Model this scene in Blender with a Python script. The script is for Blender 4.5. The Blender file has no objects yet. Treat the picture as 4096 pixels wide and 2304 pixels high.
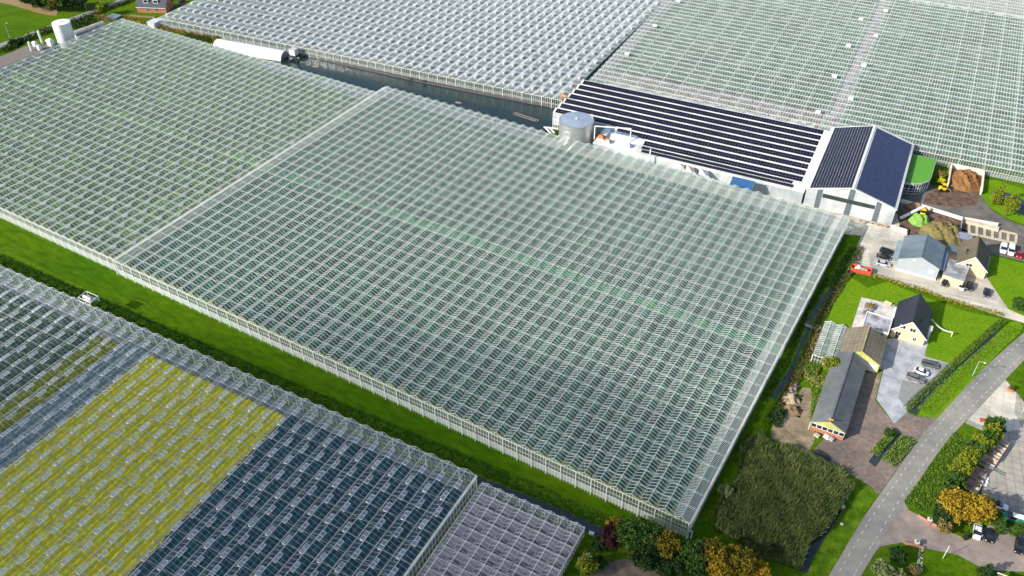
import bpy, math, random
import numpy as np
from mathutils import Vector, Matrix
random.seed(7); rng = np.random.default_rng(11)
R = math.radians
D = bpy.data; SC = bpy.context.scene; COL = SC.collection

# ------------------------------------------------------------------ camera
CF, PITCH, ROLL, YAW, H = 3482.93, 0.6815, -0.0055, -0.5428, 167.364
_cy, _sy, _cp, _sp = math.cos(YAW), math.sin(YAW), math.cos(PITCH), math.sin(PITCH)
FW = Vector((_sy*_cp, _cy*_cp, -_sp)); _r = Vector((_cy, -_sy, 0)); _u = _r.cross(FW)
RT = math.cos(ROLL)*_r + math.sin(ROLL)*_u; UP = -math.sin(ROLL)*_r + math.cos(ROLL)*_u
cam = D.cameras.new('camera'); co = D.objects.new('camera', cam); COL.objects.link(co)
cam.sensor_width = 36; cam.lens = 36*CF/4096; cam.clip_start = 1; cam.clip_end = 20000
co.matrix_world = Matrix(((RT.x, UP.x, -FW.x, 0), (RT.y, UP.y, -FW.y, 0), (RT.z, UP.z, -FW.z, H), (0, 0, 0, 1)))
SC.camera = co
# ------------------------------------------------------------------ light
SUN_EL, TX, TY = R(29.5), 0.555, 0.832          # where shadows fall
wd = D.worlds.new('World'); SC.world = wd; wd.use_nodes = True
nt = wd.node_tree; bg = nt.nodes['Background']; sk = nt.nodes.new('ShaderNodeTexSky')
sk.sky_type = 'NISHITA'; sk.sun_disc = False; sk.sun_elevation = SUN_EL; sk.sun_rotation = math.atan2(-TX, -TY)
sk.air_density = 1.0; sk.dust_density = 1.6; sk.ozone_density = 1.0
nt.links.new(sk.outputs[0], bg.inputs[0]); bg.inputs[1].default_value = 0.14
sl = D.lights.new('sun', 'SUN'); so = D.objects.new('sun', sl); COL.objects.link(so)
sl.energy = 4.6; sl.angle = R(0.5); sl.color = (1, 0.95, 0.86)
sdir = Vector((TX*math.cos(SUN_EL), TY*math.cos(SUN_EL), -math.sin(SUN_EL)))
so.rotation_euler = sdir.to_track_quat('-Z', 'Y').to_euler()
SC.view_settings.view_transform = 'Standard'; SC.view_settings.look = 'None'
SC.view_settings.exposure = 0.42; SC.view_settings.gamma = 1
SC.cycles.max_bounces = 6; SC.cycles.transparent_max_bounces = 24; SC.cycles.glossy_bounces = 3
SC.cycles.diffuse_bounces = 3; SC.cycles.caustics_reflective = False; SC.cycles.caustics_refractive = False

# ------------------------------------------------------------------ survey: photograph point at a known height -> ground plan
def G(px, py, z=0.0):
    d = FW*CF + RT*(px-2048) + UP*(1152-py); t = (z-H)/d.z
    return Vector((d.x*t, d.y*t))
S1, S2 = 2576/1024, 1456/1024
def g1(c, r, pts, z=0): return [G(c*1024+x/S1, r*576+y/S1, z) for x, y in pts]
def g2(c, r, pts, z=0): return [G(c*1024+x/S2, r*576+y/S2, z) for x, y in pts]

# ------------------------------------------------------------------ materials
MATS = {}
def nodes(name):
    m = D.materials.new(name); m.use_nodes = True; t = m.node_tree; b = t.nodes['Principled BSDF']; return m, t, b
def mat(name, col, rough=0.7, var=0.15, scale=0.6, col2=None, metal=0, bump=0, bscale=8, spec=0.3, det=6, amt=0.5, stretch=None, var_scale2=None):
    """noise-mottled surface"""
    if name in MATS: return MATS[name]
    m, t, b = nodes(name); N = t.nodes.new; L = t.links.new
    b.inputs['Roughness'].default_value = rough; b.inputs['Metallic'].default_value = metal
    b.inputs['Specular IOR Level'].default_value = spec
    geo = N('ShaderNodeNewGeometry'); src = geo.outputs['Position']
    if stretch:
        mp = N('ShaderNodeMapping'); mp.inputs['Scale'].default_value = stretch; L(src, mp.inputs[0]); src = mp.outputs[0]
    n = N('ShaderNodeTexNoise'); n.inputs['Scale'].default_value = scale; n.inputs['Detail'].default_value = det; n.inputs['Roughness'].default_value = 0.65
    L(src, n.inputs['Vector'])
    r = N('ShaderNodeValToRGB'); L(n.outputs[0], r.inputs[0])
    c2 = col2 if col2 else tuple(min(1, c*(1+var*2)) for c in col)
    c1 = col if col2 else tuple(c*(1-var) for c in col)
    r.color_ramp.elements[0].position = 0.5-amt*0.4; r.color_ramp.elements[1].position = 0.5+amt*0.4
    r.color_ramp.elements[0].color = (*c1, 1); r.color_ramp.elements[1].color = (*c2, 1)
    out = r.outputs[0]
    if var_scale2:
        n2 = N('ShaderNodeTexNoise'); n2.inputs['Scale'].default_value = var_scale2; n2.inputs['Detail'].default_value = 4; L(src, n2.inputs['Vector'])
        mx = N('ShaderNodeMix'); mx.data_type = 'RGBA'; mx.blend_type = 'MULTIPLY'; mx.inputs[0].default_value = 0.8
        r2 = N('ShaderNodeValToRGB'); r2.color_ramp.elements[0].position = 0.3; r2.color_ramp.elements[1].position = 0.7
        r2.color_ramp.elements[0].color = (0.55, 0.6, 0.6, 1); r2.color_ramp.elements[1].color = (1.25, 1.2, 1.1, 1)
        L(n2.outputs[0], r2.inputs[0]); L(out, mx.inputs[6]); L(r2.outputs[0], mx.inputs[7]); out = mx.outputs[2]
    L(out, b.inputs['Base Color'])
    if bump:
        nb = N('ShaderNodeTexNoise'); nb.inputs['Scale'].default_value = bscale; nb.inputs['Detail'].default_value = 5; L(src, nb.inputs['Vector'])
        bp = N('ShaderNodeBump'); bp.inputs['Strength'].default_value = 1; bp.inputs['Distance'].default_value = bump
        L(nb.outputs[0], bp.inputs['Height']); L(bp.outputs[0], b.inputs['Normal'])
    MATS[name] = m; return m
def lined(name, base, col, line, sx, sy, lw, rough=0.8, var=0.1, rot=0.0, spec=0.3):
    """slabs / sheets with joints: regular dark or light lines in the surface"""
    if name in MATS: return MATS[name]
    m = mat(name, base, rough, var, 0.35, bump=0, spec=spec, var_scale2=0.08); t = m.node_tree; N = t.nodes.new; L = t.links.new; b = t.nodes['Principled BSDF']
    old = b.inputs['Base Color'].links[0].from_socket
    geo = N('ShaderNodeNewGeometry'); mp = N('ShaderNodeMapping'); mp.inputs['Rotation'].default_value = (0, 0, rot); L(geo.outputs['Position'], mp.inputs[0])
    br = N('ShaderNodeTexBrick'); br.offset = 0; br.inputs['Scale'].default_value = 1; br.inputs['Mortar Size'].default_value = lw
    br.inputs['Brick Width'].default_value = sx; br.inputs['Row Height'].default_value = sy; br.inputs['Mortar Smooth'].default_value = 0.2
    br.inputs['Color1'].default_value = (1, 1, 1, 1); br.inputs['Color2'].default_value = (0.86, 0.87, 0.88, 1); br.inputs['Mortar'].default_value = (*line, 1)
    L(mp.outputs[0], br.inputs[0])
    mx = N('ShaderNodeMix'); mx.data_type = 'RGBA'; mx.blend_type = 'MULTIPLY'; mx.inputs[0].default_value = 1
    L(old, mx.inputs[6]); L(br.outputs[0], mx.inputs[7]); L(mx.outputs[2], b.inputs['Base Color'])
    return m
def glass(name, dirt=0.06, tint=(0.93, 0.97, 0.96), refl=0.9, dirtcol=(0.75, 0.78, 0.76), rough=0.06, power=3.2, base=0.05, dscale=0.15):
    if name in MATS: return MATS[name]
    m = D.materials.new(name); m.use_nodes = True; t = m.node_tree; t.nodes.clear(); N = t.nodes.new; L = t.links.new
    o = N('ShaderNodeOutputMaterial'); tr = N('ShaderNodeBsdfTransparent'); tr.inputs[0].default_value = (*tint, 1)
    gl = N('ShaderNodeBsdfGlossy'); gl.inputs['Roughness'].default_value = rough; gl.inputs[0].default_value = (0.95, 0.97, 1, 1)
    df = N('ShaderNodeBsdfDiffuse'); df.inputs[0].default_value = (*dirtcol, 1)
    lw = N('ShaderNodeLayerWeight'); lw.inputs[0].default_value = 0.5
    p = N('ShaderNodeMath'); p.operation = 'POWER'; L(lw.outputs['Facing'], p.inputs[0]); p.inputs[1].default_value = power
    a = N('ShaderNodeMath'); a.operation = 'MULTIPLY_ADD'; L(p.outputs[0], a.inputs[0]); a.inputs[1].default_value = refl; a.inputs[2].default_value = base
    geo = N('ShaderNodeNewGeometry'); n = N('ShaderNodeTexNoise'); n.inputs['Scale'].default_value = dscale; n.inputs['Detail'].default_value = 8; n.inputs['Roughness'].default_value = 0.7
    L(geo.outputs['Position'], n.inputs['Vector'])
    q = N('ShaderNodeMath'); q.operation = 'POWER'; L(n.outputs[0], q.inputs[0]); q.inputs[1].default_value = 2.0
    s = N('ShaderNodeMath'); s.operation = 'MULTIPLY'; L(q.outputs[0], s.inputs[0]); s.inputs[1].default_value = dirt*4
    # dust layer thickens at a slant; also paints extra sky sheen on those slopes
    f = N('ShaderNodeMath'); f.operation = 'MULTIPLY_ADD'; L(lw.outputs['Facing'], f.inputs[0]); f.inputs[1].default_value = 1.6; f.inputs[2].default_value = 0.5
    s2 = N('ShaderNodeMath'); s2.operation = 'MULTIPLY'; s2.use_clamp = True; L(s.outputs[0], s2.inputs[0]); L(f.outputs[0], s2.inputs[1])
    m1 = N('ShaderNodeMixShader'); L(a.outputs[0], m1.inputs[0]); L(tr.outputs[0], m1.inputs[1]); L(gl.outputs[0], m1.inputs[2])
    m2 = N('ShaderNodeMixShader'); L(s2.outputs[0], m2.inputs[0]); L(m1.outputs[0], m2.inputs[1]); L(df.outputs[0], m2.inputs[2])
    L(m2.outputs[0], o.inputs[0]); MATS[name] = m; return m
def leafmat(name, c1, c2, scale=0.9, trans=0.25):
    if name in MATS: return MATS[name]
    m = mat(name, c1, 0.75, 0, scale, col2=c2, det=3, amt=0.55, spec=0.15); return m

WHITE = mat('white_paint', (0.78, 0.79, 0.77), 0.45, 0.04, 0.5)
STEEL = mat('galvanised_steel', (0.55, 0.57, 0.58), 0.4, 0.1, 0.5, metal=0.6)
TRUSS = mat('truss_paint', (0.70, 0.72, 0.68), 0.5, 0.06, 0.5)
GRASS = mat('grass', (0.035, 0.11, 0.003), 0.9, 0, 0.06, col2=(0.12, 0.20, 0.006), bump=0.12, bscale=3, spec=0.05, var_scale2=0.9, amt=0.7)
LAWN = mat('lawn', (0.085, 0.24, 0.005), 0.9, 0, 0.16, col2=(0.20, 0.30, 0.012), bump=0.05, bscale=5, spec=0.05, var_scale2=1.6, amt=0.8)
STRIPG = mat('mown_strip', (0.028, 0.11, 0.002), 0.9, 0, 0.07, col2=(0.10, 0.17, 0.003), bump=0.08, bscale=4, spec=0.05, var_scale2=0.6, amt=0.8, stretch=(0.35, 1, 1))
VERGE = mat('verge_grass', (0.05, 0.14, 0.005), 0.9, 0, 0.5, col2=(0.15, 0.24, 0.012), bump=0.25, bscale=2.5, spec=0.05, var_scale2=0.25)
ASPH = mat('asphalt', (0.27, 0.26, 0.24), 0.9, 0.12, 0.3, bump=0.01, bscale=30, var_scale2=0.06)
ASPHD = mat('dark_asphalt', (0.15, 0.135, 0.125), 0.9, 0.2, 0.3, bump=0.02, bscale=10, var_scale2=0.1)
BRICKRD = mat('brick_paving_road', (0.30, 0.245, 0.22), 0.9, 0.15, 0.5, bump=0.01, bscale=20, var_scale2=0.12)
DIRTY = mat('brown_gravel', (0.20, 0.155, 0.135), 0.95, 0.25, 0.9, bump=0.04, bscale=8, var_scale2=0.12)
MUD = mat('bare_soil', (0.20, 0.15, 0.09), 0.95, 0, 0.25, col2=(0.36, 0.29, 0.2), bump=0.15, bscale=1.6, var_scale2=0.6)
BROWNS = mat('dark_soil', (0.07, 0.04, 0.025), 0.95, 0, 0.5, col2=(0.20, 0.13, 0.095), bump=0.08, bscale=3, amt=0.35)
GRAV = mat('grey_gravel', (0.25, 0.25, 0.245), 0.95, 0.15, 2.5, bump=0.02, bscale=25)
PAVER = mat('grey_paving', (0.40, 0.42, 0.46), 0.85, 0.12, 1.6, bump=0.01, bscale=10, var_scale2=0.35)
SLABS = lined('concrete_slabs', (0.62, 0.58, 0.5), None, (0.62, 0.6, 0.55), 3.0, 2.0, 0.05, rot=R(-3))
BEIGE = mat('beige_paving', (0.52, 0.47, 0.40), 0.9, 0.06, 0.4, var_scale2=0.12)
OLDSLAB = lined('old_slabs', (0.40, 0.37, 0.33), None, (0.45, 0.43, 0.4), 2.0, 2.0, 0.06, rot=R(-12))
PATIO = mat('patio_tiles', (0.60, 0.56, 0.54), 0.85, 0.08, 0.7, var_scale2=0.4)
WATER = mat('pond_water', (0.012, 0.028, 0.026), 0.09, 0.3, 0.2, bump=0.05, bscale=1.6, spec=0.6, stretch=(0.6, 2.0, 1))
DITCHW = mat('ditch_water', (0.02, 0.03, 0.035), 0.12, 0, 0.5, col2=(0.05, 0.06, 0.065), bump=0.01, bscale=2, spec=0.5)
GLZ = glass('roof_glass', 0.040, tint=(0.90, 0.98, 0.94), refl=0.6)
GLZ5 = glass('roof_glass_dusty', 0.13, dirtcol=(0.82, 0.86, 0.84))
GLZ6 = glass('roof_glass_pale', 0.09, refl=0.6, dirtcol=(0.76, 0.82, 0.79))  # whitish diffuse layer mixed over the clear glass
GLZ3 = glass('roof_glass_clear', 0.018, refl=0.6, dirtcol=(0.6, 0.7, 0.75), base=0.04)
GLZ4 = glass('roof_glass_screened', 0.10, dirtcol=(0.6, 0.6, 0.62))
WGL = glass('wall_glass', 0.07, base=0.06)
VENTG = glass('vent_glass', 0.4, dirtcol=(0.55, 0.58, 0.66))
DGLASS = mat('dark_window', (0.015, 0.02, 0.025), 0.08, 0.1, 0.5, spec=0.8)
BLACK = mat('black_rubber', (0.012, 0.012, 0.013), 0.7, 0.1)
PANEL = mat('solar_cell', (0.010, 0.010, 0.024), 0.22, 0.2, 0.7, spec=0.55)
PANEL_SKY = mat('solar_cell_sky_tint', (0.022, 0.024, 0.075), 0.25, 0.2, 0.7, spec=0.6)  # bluer copy for the right slope: sky reflection put into the colour
PANELS = mat('solar_cell_small', (0.006, 0.008, 0.016), 0.3, 0.2, 0.7, spec=0.4)
CLAD = lined('white_cladding', (0.52, 0.55, 0.58), None, (0.80, 0.82, 0.84), 1.1, 40, 0.06, rough=0.5, rot=R(-4.5), spec=0.4)
WROOF = mat('white_roofing', (0.70, 0.69, 0.67), 0.7, 0.08, 0.3, var_scale2=0.12)
GREYM = mat('grey_metal', (0.11, 0.14, 0.16), 0.5, 0.1, 0.5)
BARKM = mat('bark', (0.09, 0.06, 0.04), 0.9, 0.3, 3)
FLOORG = mat('greenhouse_floor', (0.30, 0.42, 0.08), 0.9, 0, 0.35, col2=(0.14, 0.27, 0.05), bump=0)
CONC = mat('path_concrete', (0.88, 0.84, 0.76), 0.8, 0.08, 0.4)

# ------------------------------------------------------------------ mesh tools
class MB:
    def __init__(s): s.v = []; s.f = []; s.n = 0; s.m = []
    def add(s, v, f, mi=0):
        v = np.asarray(v, float).reshape(-1, 3); s.v.append(v); s.f += [tuple(i+s.n for i in q) for q in f]; s.m += [mi]*len(f); s.n += len(v)
    def quad(s, a, b, c, d, mi=0): s.add([a, b, c, d], [(0, 1, 2, 3)], mi)
    def box(s, x0, x1, y0, y1, z0, z1, mi=0):
        s.add([(x0, y0, z0), (x1, y0, z0), (x1, y1, z0), (x0, y1, z0), (x0, y0, z1), (x1, y0, z1), (x1, y1, z1), (x0, y1, z1)],
              [(0, 3, 2, 1), (4, 5, 6, 7), (0, 1, 5, 4), (1, 2, 6, 5), (2, 3, 7, 6), (3, 0, 4, 7)], mi)
    def hexa(s, lo, hi, mi=0):
        s.add(list(lo)+list(hi), [(0, 3, 2, 1), (4, 5, 6, 7), (0, 1, 5, 4), (1, 2, 6, 5), (2, 3, 7, 6), (3, 0, 4, 7)], mi)
    def bar(s, a, b, w, h=None, mi=0):
        a = Vector(a); b = Vector(b); d = (b-a)
        if d.length < 1e-6: return
        d.normalize(); up = Vector((0, 0, 1)) if abs(d.z) < 0.95 else Vector((1, 0, 0))
        x = d.cross(up).normalized()*(w/2); y = x.cross(d).normalized()*((h or w)/2)
        s.add([a-x-y, a+x-y, a+x+y, a-x+y, b-x-y, b+x-y, b+x+y, b-x+y],
              [(0, 3, 2, 1), (4, 5, 6, 7), (0, 1, 5, 4), (1, 2, 6, 5), (2, 3, 7, 6), (3, 0, 4, 7)], mi)
    def cyl(s, c0, c1, r0, r1=None, n=16, caps=True, mi=0):
        r1 = r0 if r1 is None else r1; a = Vector(c0); b = Vector(c1); d = (b-a).normalized()
        up = Vector((0, 0, 1)) if abs(d.z) < 0.9 else Vector((1, 0, 0)); x = d.cross(up).normalized(); y = x.cross(d)
        v = []
        for k in range(n):
            t = 2*math.pi*k/n; e = x*math.cos(t)+y*math.sin(t); v += [a+e*r0, b+e*r1]
        f = [(2*k, 2*((k+1) % n), 2*((k+1) % n)+1, 2*k+1) for k in range(n)]
        if caps: f += [tuple(2*k for k in range(n))[::-1], tuple(2*k+1 for k in range(n))]
        s.add(v, f, mi)
    def build(s, name, mats, parent=None, loc=(0, 0, 0), smooth=False):
        me = D.meshes.new(name); v = np.concatenate(s.v) if s.v else np.zeros((0, 3))
        me.from_pydata(v.tolist(), [], s.f)
        mats = mats if isinstance(mats, (list, tuple)) else [mats]
        for m in mats: me.materials.append(m)
        if len(mats) > 1: me.polygons.foreach_set('material_index', s.m)
        if smooth: me.polygons.foreach_set('use_smooth', [True]*len(me.polygons))
        me.update(); o = D.objects.new(name, me); COL.objects.link(o); o.parent = parent; o.location = loc
        return o
def fastmesh(name, V, F, mats, parent=None, loc=(0, 0, 0), mi=None, smooth=False):
    """V (n,3), F (m,k) arrays"""
    me = D.meshes.new(name); V = np.asarray(V, np.float32); F = np.asarray(F, np.int32); m, k = F.shape
    me.vertices.add(len(V)); me.vertices.foreach_set('co', V.ravel())
    me.loops.add(m*k); me.loops.foreach_set('vertex_index', F.ravel())
    me.polygons.add(m); me.polygons.foreach_set('loop_start', np.arange(0, m*k, k, dtype=np.int32))
    me.polygons.foreach_set('loop_total', np.full(m, k, np.int32))
    for x in (mats if isinstance(mats, (list, tuple)) else [mats]): me.materials.append(x)
    if mi is not None: me.polygons.foreach_set('material_index', np.asarray(mi, np.int32))
    if smooth: me.polygons.foreach_set('use_smooth', np.ones(m, bool))
    me.update(calc_edges=True); me.validate()
    o = D.objects.new(name, me); COL.objects.link(o); o.parent = parent; o.location = loc; return o
def bars_np(A, B, w, h):
    """many square bars at once -> V, F"""
    A = np.asarray(A, float); B = np.asarray(B, float); d = B-A; d /= np.linalg.norm(d, axis=1)[:, None]
    up = np.tile([0, 0, 1.], (len(A), 1)); up[np.abs(d[:, 2]) > 0.95] = (1, 0, 0)
    x = np.cross(d, up); x /= np.linalg.norm(x, axis=1)[:, None]; y = np.cross(x, d); x = x*w/2; y = y*h/2
    V = np.stack([A-x-y, A+x-y, A+x+y, A-x+y, B-x-y, B+x-y, B+x+y, B-x+y], 1).reshape(-1, 3)
    f = np.array([(0, 1, 5, 4), (1, 2, 6, 5), (2, 3, 7, 6), (3, 0, 4, 7)])
    F = (np.arange(len(A))*8)[:, None, None]+f[None]; return V, F.reshape(-1, 4)
def tag(o, label=None, cat=None, group=None, kind=None):
    if label: o['label'] = label
    if cat: o['category'] = cat
    if group: o['group'] = group
    if kind: o['kind'] = kind
    return o
def thing(name, label, cat, loc=(0, 0, 0), rz=0, group=None):
    o = D.objects.new(name, None); COL.objects.link(o); o.location = loc; o.rotation_euler = (0, 0, rz); o.empty_display_size = 1
    return tag(o, label, cat, group)
def copy_part(o, parent, loc):
    c = o.copy(); COL.objects.link(c); c.parent = parent; c.location = loc; return c
def copy_tree(o, loc=None, rz=None, parent=None):
    c = o.copy(); COL.objects.link(c); c.parent = parent
    if loc is not None: c.location = loc
    if rz is not None: c.rotation_euler = (0, 0, rz)
    for ch in list(o.children): copy_tree(ch, parent=c)
    return c
ZL = [0.0]
def sheet(name, pts, m, z, label=None, kind='structure', jitter=0.0, sub=0):
    """a ground area; pts in plan"""
    P = [Vector((p[0], p[1])) for p in pts]
    if sub:
        Q = []
        for i, a in enumerate(P):
            b = P[(i+1) % len(P)]; n = max(1, int((b-a).length/sub))
            for k in range(n):
                q = a.lerp(b, k/n)
                if k or jitter < 0.3: q = q+Vector((random.uniform(-1, 1), random.uniform(-1, 1)))*jitter
                Q.append(q)
        P = Q
    from mathutils.geometry import tessellate_polygon
    tri = tessellate_polygon([[Vector((p.x, p.y, 0)) for p in P]])
    area = sum(P[i].x*P[(i+1) % len(P)].y-P[(i+1) % len(P)].x*P[i].y for i in range(len(P)))
    b = MB(); b.v = [np.array([(p.x, p.y, z) for p in P])]; b.n = len(P)
    for t in tri:
        a, c, d = [P[i] for i in t]
        b.f.append(tuple(t) if (c-a).cross(d-a) > 0 else tuple(reversed(t)))
    b.m = [0]*len(b.f)
    o = b.build(name, m); tag(o, label, None, None, kind); return o
def rotv(x, y, a): return (x*math.cos(a)-y*math.sin(a), x*math.sin(a)+y*math.cos(a))

# ================================================================== GROUND
gb = MB(); gb.quad((-6000, -6000, 0), (6000, -6000, 0), (6000, 6000, 0), (-6000, 6000, 0))
tag(gb.build('ground', GRASS), 'green grass land around the greenhouses and farms', kind='structure')
t31 = lambda p, z=0: g1(3, 1, p, z)
t32 = lambda p, z=0: g1(3, 2, p, z)
t33 = lambda p, z=0: g2(3, 3, p, z)
t23 = lambda p, z=0: g2(2, 3, p, z)
t00 = lambda p, z=0: g1(0, 0, p, z)
ZS = 0.03
# mown strip between the greenhouses, rough bank, ditches
sheet('grass_strip', [(-300, 110.2), (-220, 110.0), (-140, 111.4), (-75, 114.2), (-40, 116), (-20, 118), (-20, 121), (-300, 124)], STRIPG, ZS, sub=6, jitter=0.2)
sheet('ditch', [(-300, 100.2), (-218, 103.4), (-75, 109), (-42, 110.2), (-42, 112.6), (-54, 112.6), (-75, 110.8), (-218, 105.0), (-300, 102)], DITCHW, ZS*2)
# lawns on the right
sheet('lawn', t31([(1000, 1449), (790, 1310), (725, 1430)])+t32([(590, 350), (800, 430), (1000, 560), (1600, 780), (1900, 760), (2350, 310), (2000, 240), (1500, 60)])+t31([(1200, 1385)]), LAWN, ZS, sub=4, jitter=0.1)
sheet('lawn', t31([(2210, 1110), (2576, 1200), (2750, 1250), (2900, 1700), (2500, 1800), (2200, 1345)]), LAWN, ZS)
sheet('lawn', t31([(2130, 490), (2165, 355), (2300, 365), (2576, 450), (2900, 560), (2900, 980), (2576, 815), (2400, 745), (2230, 640)]), LAWN, ZS, sub=4, jitter=0.1)
# yards, paths
sheet('yard_paving', t31([(780, 760), (1000, 700), (1300, 700), (1330, 820), (1430, 860), (1420, 930), (1960, 1000), (2240, 1130), (2200, 1345)])+t32([(2430, 230), (2576, 290), (2700, 330), (2700, 420), (2576, 355), (2380, 300), (1500, 10)])+t31([(1060, 1320), (800, 1265), (880, 1060), (950, 900), (880, 860)]), BEIGE, ZS*2)
sheet('concrete_yard', t31([(785, 775), (1000, 800), (1240, 830), (1415, 865), (1395, 925), (1340, 940), (1330, 985), (1080, 960), (1010, 1110), (1040, 1250), (830, 1240), (870, 1100), (945, 920)]), SLABS, ZS*3)
sheet('concrete_path', t31([(1060, 1325), (1090, 1290), (1620, 1420)])+t32([(1740, 45), (2100, 150), (2430, 222), (2576, 285), (2700, 330), (2700, 420), (2576, 352), (2380, 292), (1500, 5)])+t31([(1300, 1385)]), SLABS, ZS*4)
sheet('dark_yard', t31([(1290, 600), (1330, 480), (1560, 500), (1640, 420), (1830, 410), (2120, 490), (2235, 650), (2400, 760), (2576, 830), (2800, 940), (2900, 1400), (2576, 1180), (2220, 1105), (1960, 1000), (1900, 900), (1420, 930), (1330, 830), (1260, 790)]), ASPHD, ZS)
sheet('loose_soil', t31([(1560, 590), (1600, 500), (1850, 400), (2125, 480), (2110, 560), (2080, 620), (1900, 640), (1700, 620)]), BROWNS, ZS*2, sub=2, jitter=0.5)
sheet('loose_soil', t31([(1330, 880), (1300, 640), (1560, 640), (1950, 740), (1950, 900), (1900, 960), (1420, 930)]), BROWNS, ZS*2, sub=2, jitter=0.35)
rw_l = [(0.2, 112), (3.2, 126.7), (5.9, 145.7), (9.3, 162.8), (12.8, 180.2), (14.8, 187), (17.3, 195.6), (22.3, 212.8), (27.3, 227), (33, 242), (45, 270)]
rw_r = [(7.0, 112), (9.2, 130.3), (10.6, 139), (13.4, 156.2), (16.9, 174), (19.5, 184.1), (21.5, 190.4), (27.9, 210.8), (31.2, 221.3), (38, 240), (50, 268)]
sheet('road', rw_l+rw_r[::-1], ASPH, ZS*3)
sheet('side_road', t33([(560, 640), (640, 560), (700, 480), (778, 405), (800, 445), (850, 470), (960, 540), (1120, 605), (1180, 600), (1250, 530), (1456, 560), (1600, 600), (1600, 850), (1456, 795), (1300, 790), (1210, 770), (1080, 700), (880, 660), (770, 628), (640, 650), (600, 700), (575, 750)]), BRICKRD, ZS*2)
sheet('gravel_yard', t32([(900, 840), (1090, 860), (1070, 1100), (1100, 1150), (1270, 1365), (1400, 1245), (1480, 1290), (1700, 1310), (1590, 1449)])+t33([(840, 80), (720, 235), (640, 350), (610, 350), (590, 310), (490, 255), (430, 210), (360, 190), (240, 125), (330, 30), (430, 10)])+t32([(800, 1440)]), DIRTY, ZS, sub=3, jitter=0.2)
sheet('driveway', t32([(1130, 520), (1330, 500), (1590, 590), (1580, 690), (1850, 770), (1830, 800), (1390, 1215), (1400, 1250), (1270, 1365), (1090, 1120), (1120, 990), (1160, 830), (1040, 780)]), PAVER, ZS*2)
sheet('gravel_parking', t32([(1350, 925), (1530, 970), (1740, 860), (1640, 800), (1700, 740), (1850, 772), (1830, 800), (1390, 1210), (1310, 1110)]), GRAV, ZS*3)
sheet('patio', t32([(940, 95), (1270, 170), (1240, 420), (1000, 480), (840, 395)]), PATIO, ZS*3)
sheet('house_path', t32([(1640, 400), (1600, 595), (1560, 590), (1570, 520), (1610, 400)]), PATIO, ZS*3)
sheet('bare_ground', t32([(350, 1000), (430, 1010), (430, 1200), (440, 1350), (470, 1449)])+t33([(240, 130), (120, 80), (20, 40)])+t32([(60, 1270), (170, 1130), (300, 1150)]), MUD, ZS, sub=2, jitter=0.4)
sheet('side_path', t32([(1090, 880), (1150, 830), (1110, 1000), (1085, 1110), (1030, 1130)]), MUD, ZS*2)
sheet('paved_terrace', t32([(2390, 920), (2500, 1050), (2576, 1150), (2700, 1449)])+t33([(1600, 0), (1600, 560), (1456, 480), (1350, 470), (1210, 380), (1230, 200), (1330, 40), (1120, -50)])+t32([(2010, 1325)]), OLDSLAB, ZS)
sheet('mooring_edge', t32([(2390, 925), (2500, 1060), (2480, 1250), (2560, 1420), (2400, 1449), (2200, 1400), (2010, 1325)]), SLABS, ZS*2)
# verges
sheet('verge', t32([(1500, 1290), (1700, 1310), (1870, 1130), (2180, 800), (2570, 390), (2530, 340), (2440, 340), (2160, 610), (1960, 790), (1740, 980), (1600, 1120)]), LAWN, ZS*1.6)
sheet('verge', t33([(345, 819), (215, 819), (300, 640), (400, 470), (470, 330), (440, 250), (500, 260), (580, 310), (612, 360), (540, 490), (430, 680)]), VERGE, ZS, sub=3, jitter=0.15)
# ditch water
sheet('ditch', [(-21.8, 226), (-22.9, 220), (-23.6, 208), (-22.8, 198), (-22.2, 184), (-23, 172), (-24.3, 172), (-23.4, 184), (-24.0, 200), (-24.8, 210), (-24.2, 221), (-23, 227)], DITCHW, ZS*2, sub=2, jitter=0.25)
sheet('ditch', t33([(480, 335), (455, 330), (330, 560), (240, 640), (180, 790), (215, 805), (290, 650), (370, 540)]), DITCHW, ZS*2, sub=2, jitter=0.15)
sheet('ditch', t32([(1410, 1240), (1520, 1100), (1700, 920), (1900, 780), (2100, 600), (2300, 400), (2340, 420), (2160, 620), (1960, 800), (1740, 990), (1600, 1130), (1490, 1270)]), DITCHW, ZS*2, sub=2, jitter=0.15)
sheet('ditch', t33([(570, 170), (640, 80), (740, 0), (760, 20), (680, 110), (610, 200)]), DITCHW, ZS*2)
sheet('garden_pond', t31([(2260, 480), (2300, 475), (2450, 500), (2560, 560), (2700, 700), (2700, 800), (2560, 720), (2460, 650), (2400, 590), (2290, 545)]), DITCHW, ZS*2)
sheet('manure_puddle', t33([(240, 110), (290, 95), (350, 130), (365, 190), (330, 185), (270, 140)]), mat('wet_soil', (0.05, 0.045, 0.045), 0.25, 0.2), ZS*2)
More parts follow.
